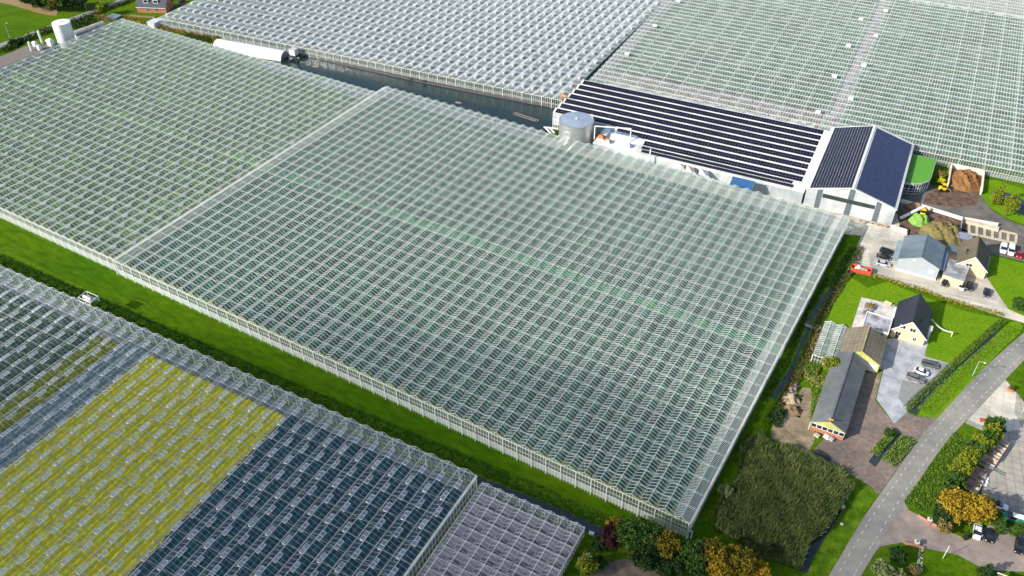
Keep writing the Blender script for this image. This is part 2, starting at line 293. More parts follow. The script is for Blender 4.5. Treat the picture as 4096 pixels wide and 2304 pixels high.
# pond behind the big greenhouse
sheet('pond', [(-283, 252), (-283, 271.0), (-276.6, 271.4), (-170.6, 283.4), (-147.5, 286), (-143, 270), (-143, 252)], WATER, 0.25)
db = MB()
for (a, b) in (((-278, 271.9), (-212, 277.6)), ((-212, 277.6), (-148, 286.2))):
    n = Vector((-(b[1]-a[1]), b[0]-a[0])).normalized()*0.9
    db.hexa([(a[0]-n.x, a[1]-n.y, 0), (b[0]-n.x, b[1]-n.y, 0), (b[0]+n.x, b[1]+n.y, 0), (a[0]+n.x, a[1]+n.y, 0)],
            [(a[0]-n.x*.6, a[1]-n.y*.6, 1.0), (b[0]-n.x*.6, b[1]-n.y*.6, 1.0), (b[0]+n.x*.6, b[1]+n.y*.6, 1.0), (a[0]+n.x*.6, a[1]+n.y*.6, 1.0)])
tag(db.build('pond_dyke', mat('black_liner', (0.06, 0.055, 0.06), 0.6, 0.2, 0.8)), 'black lined dyke along the pond below the glass wall', 'dyke', kind='structure')
# top left land
sheet('country_road', t00([(-900, 800), (0, 440), (200, 370), (540, 240), (990, 80), (1250, -25), (1900, -270), (1980, -270), (1290, 0), (1000, 108), (560, 275), (240, 395), (0, 488), (-900, 870)]), mat('old_asphalt', (0.27, 0.255, 0.25), 0.9, 0.15, 0.3), ZS*2)
sheet('reed_border', t00([(-500, -60), (0, -20), (130, -20), (360, 40), (585, 105), (570, 160), (500, 155), (330, 120), (150, 60), (0, 25), (-500, -10)]), mat('dry_reed_ground', (0.22, 0.15, 0.06), 0.9, 0, 0.6, col2=(0.36, 0.25, 0.12), bump=0.3, bscale=1.2), ZS*2, sub=4, jitter=0.5)
sheet('garden_yard', t00([(955, 160), (1240, 150), (1240, 190), (1100, 225)]), mat('garden_dark', (0.1, 0.08, 0.085), 0.9), ZS*3)

# ================================================================== GREENHOUSES
GLASSHOUSES = []
def greenhouse(name, label, O, ex, ey, n, w, L, ze, zr, barsp, trsp, roofg, barw=0.075, wallg=None, front=True, back=True, left=True, right=True,
               dense=(), skirt=0.0, posts=True, mull=1.0, rails=(0.45,), vents=None, colstep=2, trh=0.6, sidesp=1.0, trbar=0.09, gutw=0.22, front_dense=0, group=None, endcap=None, trm=None, barm=None, zig=True):
    trm = trm or TRUSS; barm = barm or WHITE
    ex = Vector((ex[0], ex[1], 0)).normalized(); ey = Vector((ey[0], ey[1], 0)).normalized()
    EX = np.array(ex); EY = np.array(ey); W = n*w
    root = thing(name, label, 'greenhouse', (O[0], O[1], 0), 0, group)
    GLASSHOUSES.append(root)
    T = lambda x, y, z: np.array(EX*x+EY*y+np.array([0, 0, z]))
    TT = lambda x, y, z: EX[None]*np.asarray(x, float)[:, None]+EY[None]*np.asarray(y, float)[:, None]+np.array([0, 0, 1.])[None]*np.asarray(z, float)[:, None]
    # glass slopes
    V = []; F = []
    for i in range(n):
        k = len(V); a, b, c = i*w, (i+.5)*w, (i+1)*w
        V += [T(a, 0, ze), T(b, 0, zr), T(c, 0, ze), T(a, L, ze), T(b, L, zr), T(c, L, ze)]
        F += [(k, k+1, k+4, k+3), (k+1, k+2, k+5, k+4)]
    fastmesh('roof_glass', V, F, roofg, root)
    # glazing bars on the slopes
    A = []; B = []
    for i in range(n):
        sp = barsp*0.5 if i in dense else barsp
        ys = np.arange(0, L+0.01, sp)
        if front_dense: ys = np.concatenate([np.arange(0, front_dense, barsp*0.5), ys[ys >= front_dense]])
        for x0, x1 in ((i*w+0.1, (i+.5)*w), ((i+1)*w-0.1, (i+.5)*w)):
            A.append(TT(np.full(len(ys), x0), ys, np.full(len(ys), ze+0.04))); B.append(TT(np.full(len(ys), x1), ys, np.full(len(ys), zr+0.03)))
    V, F = bars_np(np.concatenate(A), np.concatenate(B), barw, 0.05); o = fastmesh('glazing_bars', V, F, barm, root)
    # ridges and gutters
    m = MB(); m.bar(T(0, 0, 0), T(0, L, 0), 0.10, 0.09); r0 = m.build('ridge_beam', barm, root, loc=T(.5*w, 0, zr+0.05))
    for i in range(1, n): copy_part(r0, root, T((i+.5)*w, 0, zr+0.05))
    m = MB(); m.bar(T(0, 0, 0), T(0, L, 0), gutw, 0.12); u0 = m.build('gutter', mat('gutter_metal', (0.36, 0.34, 0.30), 0.6, 0.25, 0.3), root, loc=T(0, 0, ze))
    for i in range(1, n+1): copy_part(u0, root, T(i*w, 0, ze))
    # trusses across
    A = []; B = []; z0, z1 = ze-trh, ze-0.15
    for i in range(n):
        a, b, c, q, p = i*w, (i+.5)*w, (i+1)*w, (i+.25)*w, (i+.75)*w
        A += [T(a, 0, z0), T(a, 0, z1)]; B += [T(c, 0, z0), T(c, 0, z1)]
        if zig: A += [T(a, 0, z0), T(q, 0, z1), T(b, 0, z0), T(p, 0, z1)]; B += [T(q, 0, z1), T(b, 0, z0), T(p, 0, z1), T(c, 0, z0)]
        if i % colstep == 0: A += [T(a, 0, 0)]; B += [T(a, 0, ze-.06)]
    V, F = bars_np(A, B, trbar, trbar); tr0 = fastmesh('truss', V, F, trm, root, loc=T(0, trsp, 0))
    k = 2
    while k*trsp < L-1: copy_part(tr0, root, T(0, k*trsp, 0)); k += 1
    # gable walls
    for nm, on, yy, sgn in (('front', front, 0, -1), ('back', back, L, 1)):
        if not on: continue
        m = MB()
        for i in range(n):
            a, b, c = i*w, (i+.5)*w, (i+1)*w
            m.add([T(a, yy, 0), T(c, yy, 0), T(c, yy, ze), T(b, yy, zr), T(a, yy, ze)], [(0, 1, 2, 3, 4)])
        m.build('gable_glass', wallg or WGL, root)
        A = []; B = []; off = sgn*0.05
        for i in range(n):
            k = int(round(w/mull))
            for j in range(1, k):
                t = j/k; zt = ze+(zr-ze)*(1-abs(2*t-1)); A.append(T((i+t)*w, yy+off, 0.0)); B.append(T((i+t)*w, yy+off, zt))
            for rr in rails: A.append(T(i*w, yy+off, rr*ze)); B.append(T((i+1)*w, yy+off, rr*ze))
            A += [T(i*w, yy+off, ze+.02), T((i+1)*w, yy+off, ze+.02)]; B += [T((i+.5)*w, yy+off, zr+.03)]*2
        V, F = bars_np(A, B, barw*1.05, 0.07); fastmesh('mullions', V, F, WHITE, root)
        A = [T(0, yy+off*1.5, ze-0.08)]; B = [T(W, yy+off*1.5, ze-0.08)]; V, F = bars_np(A, B, 0.12, 0.14); fastmesh('eave_beam', V, F, WHITE, root)
        if skirt and nm == 'front':
            m = MB(); m.hexa([T(0, yy+.3*sgn*-1, .0), T(W, yy+.3*sgn*-1, 0), T(W, yy+.36*sgn*-1, 0), T(0, yy+.36*sgn*-1, 0)], [T(0, yy+.3*sgn*-1, skirt), T(W, yy+.3*sgn*-1, skirt), T(W, yy+.36*sgn*-1, skirt), T(0, yy+.36*sgn*-1, skirt)])
            m.build('white_skirt', mat('skirt_film', (0.62, 0.66, 0.62), 0.6, 0.1, 0.8), root)
        if posts:
            m = MB(); m.bar(T(0, 0, 0), T(0, 0, ze+0.1), 0.2, 0.2); p0 = m.build('post', WHITE, root, loc=T(0, yy+sgn*0.18, 0))
            for i in range(1, n+1): copy_part(p0, root, T(i*w, yy+sgn*0.18, 0))
    for on, xx, sgn in ((left, 0, -1), (right, W, 1)):
        if not on: continue
        m = MB(); m.quad(T(xx, 0, 0), T(xx, L, 0), T(xx, L, ze), T(xx, 0, ze)); m.build('side_glass', wallg or WGL, root)
        ys = np.arange(0, L+.01, sidesp); A = TT(np.full(len(ys), xx+sgn*.05), ys, np.zeros(len(ys))); B = TT(np.full(len(ys), xx+sgn*.05), ys, np.full(len(ys), ze))
        for rr in rails: A = np.concatenate([A, [T(xx+sgn*.05, 0, rr*ze)]]); B = np.concatenate([B, [T(xx+sgn*.05, L, rr*ze)]])
        V, F = bars_np(A, B, barw*1.3, 0.08); fastmesh('mullions', V, F, WHITE, root)
        if endcap:
            m = MB(); m.bar(T(xx+sgn*.2, 0, ze), T(xx+sgn*.2, L, ze), endcap, 0.2); m.build('side_gutter', mat('gutter_metal_light', (0.5, 0.48, 0.44), 0.6, 0.2, 0.4), root)
    # roof vents
    if vents:
        allv = []
        for (side, y0, dy, xoff, vw, vh, op) in vents:
            m = MB(); s = side; cw = w/2; rise = zr-ze; sl = math.atan2(rise, cw)
            # open panel hinged at the ridge: lower edge lifted
            c_, s_ = math.cos(sl-op), math.sin(sl-op)
            P = lambda t, y: T(s*t*c_, y, -t*s_)
            m.quad(P(0.05, 0), P(0.05, vw), P(vh, vw), P(vh, 0), 1)
            for p, q in ((P(0, 0), P(vh, 0)), (P(0, vw), P(vh, vw)), (P(vh, 0), P(vh, vw)), (P(0, vw/2), P(vh, vw/2)), (P(0, 0), P(0, vw))): m.bar(p+np.array([0, 0, .04]), q+np.array([0, 0, .04]), 0.055, 0.05, 0)
            # side cheek: the white end of the open vent
            e = T(s*vh*math.cos(sl), 0, -vh*math.sin(sl)+0.02); m.add([P(0, 0), P(vh, 0), e], [(0, 1, 2)], 0)
            base = None
            for i in range(n):
                if xoff and (i % 2): pass
                y = y0+(dy*0.5 if (xoff and i % 2) else 0)
                while y < L-vw-1:
                    allv.append((m, i, y)); y += dy
        cam2 = Vector((O[0], O[1], 0))
        def dist(t): p = T((t[1]+.5)*w, t[2], zr); v = Vector((O[0]+p[0], O[1]+p[1], zr-H)); return v.length if v.dot(FW) > 0 and abs(v.dot(RT)) < .6*v.dot(FW) and abs(v.dot(UP)) < .34*v.dot(FW) else 1e6+v.length
        allv.sort(key=dist); first = {}
        for t in allv[:100]:
            loc = T((t[1]+.5)*w, t[2], zr+0.12)
            if id(t[0]) not in first: first[id(t[0])] = t[0].build('roof_vent', [WHITE, VENTG], root, loc)
            else: copy_part(first[id(t[0])], root, loc)
        rest = allv[100:]
        if rest:
            VV = []; FF = []; MM = []; nn = 0
            for t in rest:
                v = np.concatenate(t[0].v)+T((t[1]+.5)*w, t[2], zr+0.12); VV.append(v); FF += [tuple(i+nn for i in f) for f in t[0].f]; MM += t[0].m; nn += len(v)
            mm = MB(); mm.v = VV; mm.f = FF; mm.m = MM; mm.n = nn
            tag(mm.build('roof_vents', [WHITE, VENTG], root), 'the many further roof vents', kind='stuff')
    return root
def canopy(name, label, O, ex, ey, x0, x1, y0, y1, zlo, zhi, pitch, m, dx=0.5, dy=0.9, gaps=(), noise=0.35, along='y', duty=0.6):
    """crop rows as one bumpy sheet"""
    ex = np.array([*Vector(ex).normalized(), 0.]); ey = np.array([*Vector(ey).normalized(), 0.])
    X = np.arange(x0, x1+dx/2, dx); Y = np.arange(y0, y1+dy/2, dy); gx, gy = np.meshgrid(X, Y, indexing='ij')
    ph = (gx if along == 'y' else gy)/pitch*2*np.pi
    prof = np.clip((np.cos(ph)+duty)*1.6, 0, 1)
    z = zlo+(zhi-zlo)*prof+rng.normal(0, noise, gx.shape)*(0.25+prof)
    for (a, b) in gaps: z = np.where((gy > a) & (gy < b), zlo*0.3, z)
    z = np.maximum(z, 0.06)
    jx = rng.uniform(-.2, .2, gx.shape)*dx; jy = rng.uniform(-.35, .35, gx.shape)*dy
    V = (gx+jx)[..., None]*ex+(gy+jy)[..., None]*ey; V[..., 2] = z
    nx, ny = gx.shape; idx = np.arange(nx*ny).reshape(nx, ny)
    F = np.stack([idx[:-1, :-1], idx[1:, :-1], idx[1:, 1:], idx[:-1, 1:]], -1).reshape(-1, 4)
    o = fastmesh(name, V.reshape(-1, 3), F, m, None, (O[0], O[1], 0)); return tag(o, label, None, None, 'stuff')
def floor(name, O, ex, ey, x0, x1, y0, y1, m, z=ZS*3, kind='structure'):
    ex = Vector(ex).normalized(); ey = Vector(ey).normalized(); O = Vector(O)
    return sheet(name, [O+ex*x0+ey*y0, O+ex*x1+ey*y0, O+ex*x1+ey*y1, O+ex*x0+ey*y1], m, z, kind=kind)

CROP1 = mat('tomato_leaf', (0.02, 0.14, 0.12), 0.8, 0, 0.5, col2=(0.09, 0.30, 0.11), det=8, amt=0.5, spec=0.1, var_scale2=0.08)
CROP2 = mat('cucumber_leaf', (0.04, 0.17, 0.07), 0.8, 0, 0.5, col2=(0.24, 0.38, 0.03), det=8, amt=0.5, spec=0.1, var_scale2=0.05)
CROP5 = mat('mixed_plants', (0.015, 0.09, 0.085), 0.8, 0, 0.15, col2=(0.12, 0.26, 0.20), det=8, amt=0.5, spec=0.1, var_scale2=0.04)
CROP6 = mat('young_plants', (0.03, 0.13, 0.08), 0.8, 0, 0.2, col2=(0.12, 0.26, 0.12), det=8, amt=0.5, spec=0.1, var_scale2=0.04)
YEL = mat('yellow_blossom', (0.80, 0.72, 0.0), 0.85, 0, 2.2, col2=(0.95, 0.80, 0.0), det=4, amt=0.5, spec=0.05)
OLIVE = mat('olive_blossom', (0.16, 0.20, 0.005), 0.85, 0, 2.0, col2=(0.55, 0.50, 0.0), det=4, amt=0.5, spec=0.05)
GREYL = mat('silver_leaf', (0.14, 0.20, 0.20), 0.85, 0, 2.2, col2=(0.40, 0.48, 0.48), det=4, amt=0.5, spec=0.1)
DGREEN = mat('dark_crop', (0.06, 0.11, 0.08), 0.85, 0, 1.2, col2=(0.16, 0.21, 0.10), det=4, amt=0.5, spec=0.1)
NAVY = mat('dark_plants', (0.012, 0.07, 0.095), 0.8, 0, 0.8, col2=(0.05, 0.15, 0.17), det=5, amt=0.5, spec=0.1)

# -- main greenhouse
O1 = (-215.8, 119.9); X = (1, 0); Y = (0, 1)
greenhouse('greenhouse', 'largest greenhouse in the middle, dark tomato plants under its long pointed glass bays', O1, X, Y, 47, 4.02, 136.9, 5.6, 6.6, 1.0, 4.5, GLZ,
           barw=0.07, dense=(0, 46), skirt=2.2, mull=0.8, rails=(0.42, 0.68), endcap=0.45, sidesp=0.9, trbar=0.06, gutw=0.16)
floor('greenhouse_floor', O1, X, Y, 0.2, 188.7, 0.2, 136.7, FLOORG)
canopy('crop_rows', 'dark green tomato rows under the largest greenhouse roof', O1, X, Y, 1, 188, 4, 134, 0.8, 3.1, 2.0, CROP1, gaps=((66.0, 69.5),), duty=0.45)
cp = G(1421, 751); 
floor('greenhouse_path', (O1[0], 0), X, Y, 0.5, 120, cp.y-1.6, cp.y+1.6, CONC, ZS*4)
# -- left greenhouse
O2 = (-370.6, 120.6)
greenhouse('greenhouse', 'flat looking greenhouse at the left edge with olive green crop and a low white front', O2, X, (0, 1), 42, 3.68, 131.2, 5.0, 5.75, 1.15, 4.6, GLZ,
           barw=0.06, skirt=2.3, mull=0.46, rails=(0.5,), right=False, trbar=0.06, trh=0.5, gutw=.14, vents=[(1, 3.0, 9.2, True, 1.8, 0.9, 0.2)])
floor('greenhouse_floor', O2, X, Y, 0.2, 154.3, 0.2, 131, FLOORG)
canopy('crop_rows', 'olive green cucumber rows under the left greenhouse roof', O2, X, Y, 1, 153.5, 4, 129, 0.6, 2.6, 1.84, CROP2, gaps=((65.5, 69.5),))
floor('greenhouse_path', (O2[0], 0), X, Y, 1, 154, cp.y-1.7, cp.y+1.7, CONC, ZS*4)
# -- flower greenhouse, bottom left
a3 = R(2.3); X3 = (math.cos(a3), math.sin(a3)); Y3 = (-math.sin(a3), math.cos(a3)); L3 = 92; n3 = 39; w3 = 4.75
P3 = (-74.9, 107.3)
O3 = (P3[0]-X3[0]*n3*w3-Y3[0]*L3, P3[1]-X3[1]*n3*w3-Y3[1]*L3)
greenhouse('greenhouse', 'greenhouse over yellow flower beds with open roof vents, bottom left', O3, X3, Y3, n3, w3, L3, 4.9, 6.0, 1.2, 4.35, GLZ3, zig=False,
           barw=0.03, trm=mat('dull_steel', (0.30, 0.33, 0.34), 0.5, .1), barm=mat('pale_steel', (0.55, 0.58, 0.58), 0.5, .1), mull=1.6, rails=(0.33, 0.66), front=False, left=False, trbar=0.075, trh=.4, gutw=0.22, endcap=0.6, sidesp=1.3,
           vents=[(-1, 7.4-4.4, 8.75, False, 2.4, 1.0, 0.55), (1, 7.4, 8.75, False, 2.4, 1.0, 0.3)])
W3 = n3*w3
floor('greenhouse_floor', O3, X3, Y3, 0.2, W3-.2, 0.2, L3-.2, mat('grey_floor', (0.20, 0.22, 0.22), 0.9, 0.15, 0.5))
def bed(label, a, b, m, zh=1.0, y1=-1.5, name='flower_bed', pitch=1.58, noise=0.12, duty=0.75, y0=None):
    canopy(name, label, O3, X3, Y3, W3+a, W3+b, (0 if y0 is None else L3+y0), L3+y1, 0.12, zh, pitch, m, dx=0.3, dy=0.5, noise=noise, duty=duty)
bed('dark olive plants beyond the yellow beds under the flower greenhouse', -183, -122.6, DGREEN, 0.8, -4, 'crop_rows')
bed('olive yellow flower rows between the dark plants and the grey rows', -122.2, -114.2, OLIVE, 0.9, -5)
bed('grey green leafy rows between two bands of flowers', -113.8, -103.8, GREYL, 0.8, -3, 'leaf_crop')
bed('bright yellow flower beds under the clear roof', -103.2, -54.4, YEL, 0.95, -4)
bed('dark leafy rows under the glass right of the yellow beds', -53.6, -1, NAVY, 1.2, -3, 'crop_rows', duty=0.9)
# -- small screened greenhouse, bottom centre
O4x, w4, n4, L4 = -72.8, 3.26, 8, 60
P4 = (-46.9, 108.2); a4 = R(2.6); X4 = (math.cos(a4), math.sin(a4)); Y4 = (-math.sin(a4), math.cos(a4))
O4 = (P4[0]-X4[0]*n4*w4-Y4[0]*L4, P4[1]-X4[1]*n4*w4-Y4[1]*L4)
greenhouse('greenhouse', 'small low greenhouse with mauve screens, bottom centre beside the dark trees', O4, X4, Y4, n4, w4, L4, 3.7, 4.5, 1.1, 3.2, GLZ4, barw=0.03, mull=0.8, rails=(0.33, 0.66), front=False, endcap=0.15, gutw=0.12, trbar=0.08)
floor('greenhouse_floor', O4, X4, Y4, 0.2, n4*w4-.2, 0.2, L4-.2, mat('mauve_floor', (0.17, 0.14, 0.14), 0.9, 0.12, 0.4))
m = MB(); e4 = Vector((*X4, 0)); f4 = Vector((*Y4, 0))
for i in range(n4):
    for k in range(0, 18):
        a = e4*(i*w4+.2)+f4*(k*3.2+.9+0.5*(i % 2)); m.quad(a+Vector((0, 0, 3.1)), a+e4*(w4-.4)+Vector((0, 0, 3.1)), a+e4*(w4-.4)+f4*2.2+Vector((0, 0, 3.1)), a+f4*2.2+Vector((0, 0, 3.1)))
tag(m.build('shade_screens', mat('screen_cloth', (0.27, 0.23, 0.25), 0.8, 0.15, 0.6), loc=(O4[0], O4[1], 0)), 'mauve shade cloth drawn under the small greenhouse roof', kind='stuff')
# -- greenhouse beyond the pond
O5 = (-357.2, 262.3); X5 = (209, 23.2); Y5 = (-.056, .998)
greenhouse('greenhouse', 'bright white greenhouse beyond the pond, its ridges running away from it', O5, X5, Y5, 48, 4.38, 170, 4.5, 5.5, 1.05, 4.2, GLZ5, barw=0.08, mull=0.9, rails=(0.5,), right=False, gutw=0.35, trbar=0.08,
           vents=[(1, 3, 8.4, False, 2.6, 1.2, 0.5)])
floor('greenhouse_floor', O5, X5, Y5, 0.2, 210, 0.2, 170, mat('pale_floor', (0.42, 0.46, 0.40), 0.9, 0.15, 0.3))
canopy('crop_rows', 'bluish green plants inside the greenhouse beyond the pond', O5, X5, Y5, 1, 209, 2, 168, 0.5, 2.0, 2.19, CROP5, dx=0.73, dy=1.3, duty=0.5)
# -- greenhouse at the top right, ridges parallel to the pond
a6 = R(4.6); X6 = (math.cos(a6), math.sin(a6)); Y6 = (-math.sin(a6), math.cos(a6)); O6 = (-146.6, 306.6)
# local x runs along Y6 so that ridges run along X6
W6 = 212; n6 = 47; w6 = 4.32
O6b = (O6[0]+X6[0]*W6, O6[1]+X6[1]*W6)
greenhouse('greenhouse', 'pale greenhouse filling the top right corner, its ridges parallel to the solar panels', O6b, Y6, (-X6[0], -X6[1]), n6, w6, W6, 4.4, 5.3, 1.05, 8.4, GLZ6, barw=0.085, mull=0.9, rails=(0.5,), front=False, back=True, gutw=0.3, trbar=0.11, sidesp=0.9, colstep=1, endcap=0.3,
           vents=[(-1, 3, 8.4, True, 2.6, 1.2, 0.55)])
floor('greenhouse_floor', O6, X6, Y6, 0.2, W6-.2, 0.2, n6*w6-.2, mat('pale_green_floor', (0.40, 0.44, 0.36), 0.9, 0.1, 0.3))
canopy('crop_rows', 'blue green plant rows in the top right greenhouse, left of its path', O6, X6, Y6, 3, 94, 22, 200, 0.5, 1.8, 2.16, CROP6, dx=1.2, dy=0.7, along='x', duty=0.3)
canopy('crop_rows', 'green plant rows in the top right greenhouse, right of its path', O6, X6, Y6, 101, 210, 2, 160, 0.5, 1.8, 2.16, CROP6, dx=1.2, dy=0.7, along='x', duty=0.3)
floor('greenhouse_path', O6, X6, Y6, 96.2, 99.2, 6, 200, mat('lilac_path', (0.52, 0.42, 0.42), 0.8, 0.1, 0.4), ZS*4)
floor('greenhouse_path', O6, X6, Y6, 100, 211, 163.5, 168, CONC, ZS*4)
canopy('white_sacks', 'rows of white growing sacks behind the solar panels', O6, X6, Y6, 4, 92, 2, 9.5, 0.3, 0.9, 1.5, mat('white_film', (0.85, 0.78, 0.78), 0.6, 0.1, 0.8), dx=0.6, dy=0.5, along='x', noise=0.15, duty=1.2)
for k, (ya, yb, mm_, lab) in enumerate(((10.5, 12.0, mat('ochre_plants', (0.42, 0.33, 0.08), 0.8, 0.2, 0.8), 'ochre plants in a thin row behind the white sacks'),
                                  (12.4, 21.5, mat('plum_plants', (0.22, 0.20, 0.15), 0.8, 0, 0.5, col2=(0.36, 0.30, 0.28)), 'brownish mauve potted plants behind the ochre row'),)):
    canopy('potted_plants', lab, O6, X6, Y6, 4, 93, ya, yb, 0.2, 0.7, 1.5, mm_, dx=0.8, dy=0.5, along='x', noise=0.12)
# heater units hanging under the top right roof
for k, (px, py) in enumerate([(2508, 217), (2620, 104), (2714, 6), (3272, 450), (3338, 306), (3394, 184), (3444, 78), (3403, 395), (3456, 261), (3503, 145), (3543, 44)]):
    p = G(px, py, 5.6)
    m = MB(); m.box(-.9, .9, -.55, .55, -.3, .45); m.box(-1.0, 1.0, -.65, .65, .45, .55)
    words = ['nearest the solar roof left of the path', 'second from the solar roof beside the boundary gutter', 'at the top edge beside the boundary gutter'] 
    lab = ['white roof hood by the left boundary gutter, nearest the solar panels', 'white roof hood by the left boundary gutter, middle one of three', 'white roof hood by the left boundary gutter, at the top edge of the photo',
           'white roof hood left of the lilac path, nearest the solar barn', 'white roof hood left of the lilac path, second from the solar barn', 'white roof hood left of the lilac path, third from the solar barn', 'white roof hood left of the lilac path, farthest away',
           'white roof hood right of the lilac path, nearest the solar barn', 'white roof hood right of the lilac path, second from the solar barn', 'white roof hood right of the lilac path, third from the solar barn', 'white roof hood right of the lilac path, farthest away'][k]
    tag(m.build('roof_hood', WHITE, loc=(p.x, p.y, 5.7)), lab, 'roof hood', 'white hoods on the top right greenhouse roof').rotation_euler = (0, 0, a6)

# ================================================================== BUILDINGS
def gable(name, label, cat, mid, W, L, ze, zr, rot, wall, roof, ov=0.3, th=0.15, ridge=None):
    root = thing(name, label, cat, (mid[0], mid[1], 0), rot); h = W/2
    m = MB(); k = (zr-ze)/h
    prof = [(-h, 0), (h, 0), (h, ze), (0, zr), (-h, ze)]
    v = [(x, 0, z) for x, z in prof]+[(x, L, z) for x, z in prof]
    m.add(v, [(0, 1, 2, 3, 4), (9, 8, 7, 6, 5), (1, 6, 7, 2), (0, 4, 9, 5)]); m.build('wall', wall, root)
    m = MB()
    for s in (-1, 1):
        e = h+ov; ez = ze-k*ov
        lo = [(0, -ov, zr+.03), (s*e, -ov, ez+.03), (s*e, L+ov, ez+.03), (0, L+ov, zr+.03)]
        if s < 0: lo = [lo[0], lo[3], lo[2], lo[1]]
        m.hexa([lo[0], lo[3], lo[2], lo[1]] if False else lo, [(x, y, z+th) for x, y, z in lo])
    rf = m.build('roof', roof, root)
    m = MB(); m.bar((0, -ov, zr+th+.04), (0, L+ov, zr+th+.04), 0.35, 0.1); m.build('ridge_cap', ridge or roof, rf)
    return root
def window(root, x, y, z, w, h, axis='y', frame=None, panes=2, name='window'):
    """window in a wall whose outward normal is -y ('y') or +-x"""
    m = MB(); f = 0.08
    if axis == 'y': P = lambda a, d, b: (x+a, y-d, z+b)
    elif axis == '+x': P = lambda a, d, b: (x+d, y+a, z+b)
    else: P = lambda a, d, b: (x-d, y+a, z+b)
    def bx(m, a0, a1, b0, b1, d0, d1):
        c = [P(a, d, b) for b in (b0, b1) for a, d in ((a0, d0), (a1, d0), (a1, d1), (a0, d1))]; m.hexa(c[:4], c[4:])
    bx(m, -w/2, w/2, 0, f, .0, .08); bx(m, -w/2, w/2, h-f, h, .0, .08)
    xs = np.linspace(-w/2, w/2, panes+1)
    for q in xs: bx(m, q-f/2, q+f/2, f, h-f, .0, .08)
    o = m.build(name, frame or WHITE, root); m = MB(); bx(m, -w/2+.01, w/2-.01, f*.5, h-f*.5, .005, .03); m.build('pane', DGLASS, o); return o
def solar(parent, P0, ux, uy, nx, ny, pw, ph, gap, m, n=None):
    """one array of panels lying on a slope: P0 corner, ux/uy slope axes"""
    ux = Vector(ux).normalized(); uy = Vector(uy).normalized(); nn = ux.cross(uy).normalized()
    if nn.z < 0: nn = -nn
    b = MB()
    for i in range(nx):
        for j in range(ny):
            a = Vector(P0)+ux*(i*(pw+gap))+uy*(j*(ph+gap)); lo = [a, a+ux*pw, a+ux*pw+uy*ph, a+uy*ph]; b.hexa(lo, [p+nn*0.06 for p in lo])
    return b.build('solar_array', m, parent)

# solar barn
sh = gable('barn', 'white barn with blue black solar panels on both roof slopes and dark green stripes', 'barn', (-29.2, 268.2), 29, 47.5, 6.3, 10.4, R(4.7), CLAD, WROOF, ov=0.35, th=0.18, ridge=mat('ridge_pale', (0.6, 0.68, 0.62), 0.5, .05))
kk = 4.1/14.5; sln = math.hypot(14.5, 4.1)
solar(sh, (-0.7, 0.4, 10.4-.7*kk+.25), (0, 1, 0), (-1, 0, -kk), 25, 14, 1.73, .83, .14, PANEL)
solar(sh, (0.7, 0.4, 10.4-.7*kk+.25), (0, 1, 0), (1, 0, -kk), 25, 15, 1.76, .84, .08, PANEL_SKY)
for x0, x1 in ((-10.9, -9.2), (-.9, .9), (8.2, 9.9)):
    m = MB(); zt = lambda x: 10.3-abs(x)*kk; m.hexa([(x0, -.06, 0), (x1, -.06, 0), (x1, .0, 0), (x0, .0, 0)], [(x0, -.06, zt(x0)), (x1, -.06, zt(x1)), (x1, .0, zt(x1)), (x0, .0, zt(x0))]); m.build('wall_stripe', GREYM, sh)
for x0, x1 in ((-9.0, -5.3), (-5.2, -1.1), (-1.0, 3.4), (3.5, 8.0)):
    m = MB(); m.box(x0, x1, -.12, -.062, 4.6, 6.1); m.build('mesh_window', mat('dark_netting', (0.03, 0.04, 0.038), 0.6, 0.3, 1), sh)
m = MB(); m.box(-1.0, .3, -.1, -.062, 0, 2.1); m.build('door', GREYM, sh)
m = MB(); m.box(-12, 12, -1.0, -.2, .0, .5); 
# packing hall with rows of panels
HX = X6; ah = R(4.6)
hall = thing('packing_hall', 'low white hall roof with long dark rows of solar panels between tank and barn', 'hall', (-144.6, 258.6, 0), ah)
HW = 100.6; HL = 47.4
m = MB(); m.box(23, HW, 0.3, HL, 0, 4.6); m.box(0, 22.997, 15.0, HL, 0, 4.597); m.build('wall', CLAD, hall)
m = MB(); rs = 4.62; y0h = 4.0
yy = 0.3; 
m.box(23, HW+.2, 0.1, 6.0, 4.603, 5.0)
rows = []
for r in range(9):
    ya = 6.0+r*rs
    if ya+rs > HL+.5: break
    # gentle sawtooth: panel slope faces the viewer, short white slope behind
    A_, B_, C_ = (ya, 4.85), (ya+rs*.62, 5.75), (ya+rs, 4.85)
    xl = 23 if r < 2 else -.2
    m.add([(xl, A_[0], A_[1]), (HW+.2, A_[0], A_[1]), (HW+.2, B_[0], B_[1]), (xl, B_[0], B_[1]), (HW+.2, C_[0], C_[1]), (xl, C_[0], C_[1]), (xl, A_[0], 4.6), (HW+.2, A_[0], 4.6), (xl, C_[0], 4.6), (HW+.2, C_[0], 4.6)],
          [(0, 1, 2, 3), (3, 2, 4, 5), (0, 3, 5, 8, 6), (1, 7, 9, 4, 2)]); rows.append(ya)
rf = m.build('roof', WROOF, hall)
for r, ya in enumerate(rows):
    sl = Vector((0, rs*.62, .9)).normalized()
    x0 = 0.6
    if r == 0: x0 = 40.5
    if r == 1: x0 = 28.0
    nx = int((HW-1-x0)/1.14)
    solar(hall, (x0, ya+.35, 4.85+.9*.35/(rs*.62)+.05), (1, 0, 0), sl, nx, 2, 1.06, 1.12, .08, PANEL)
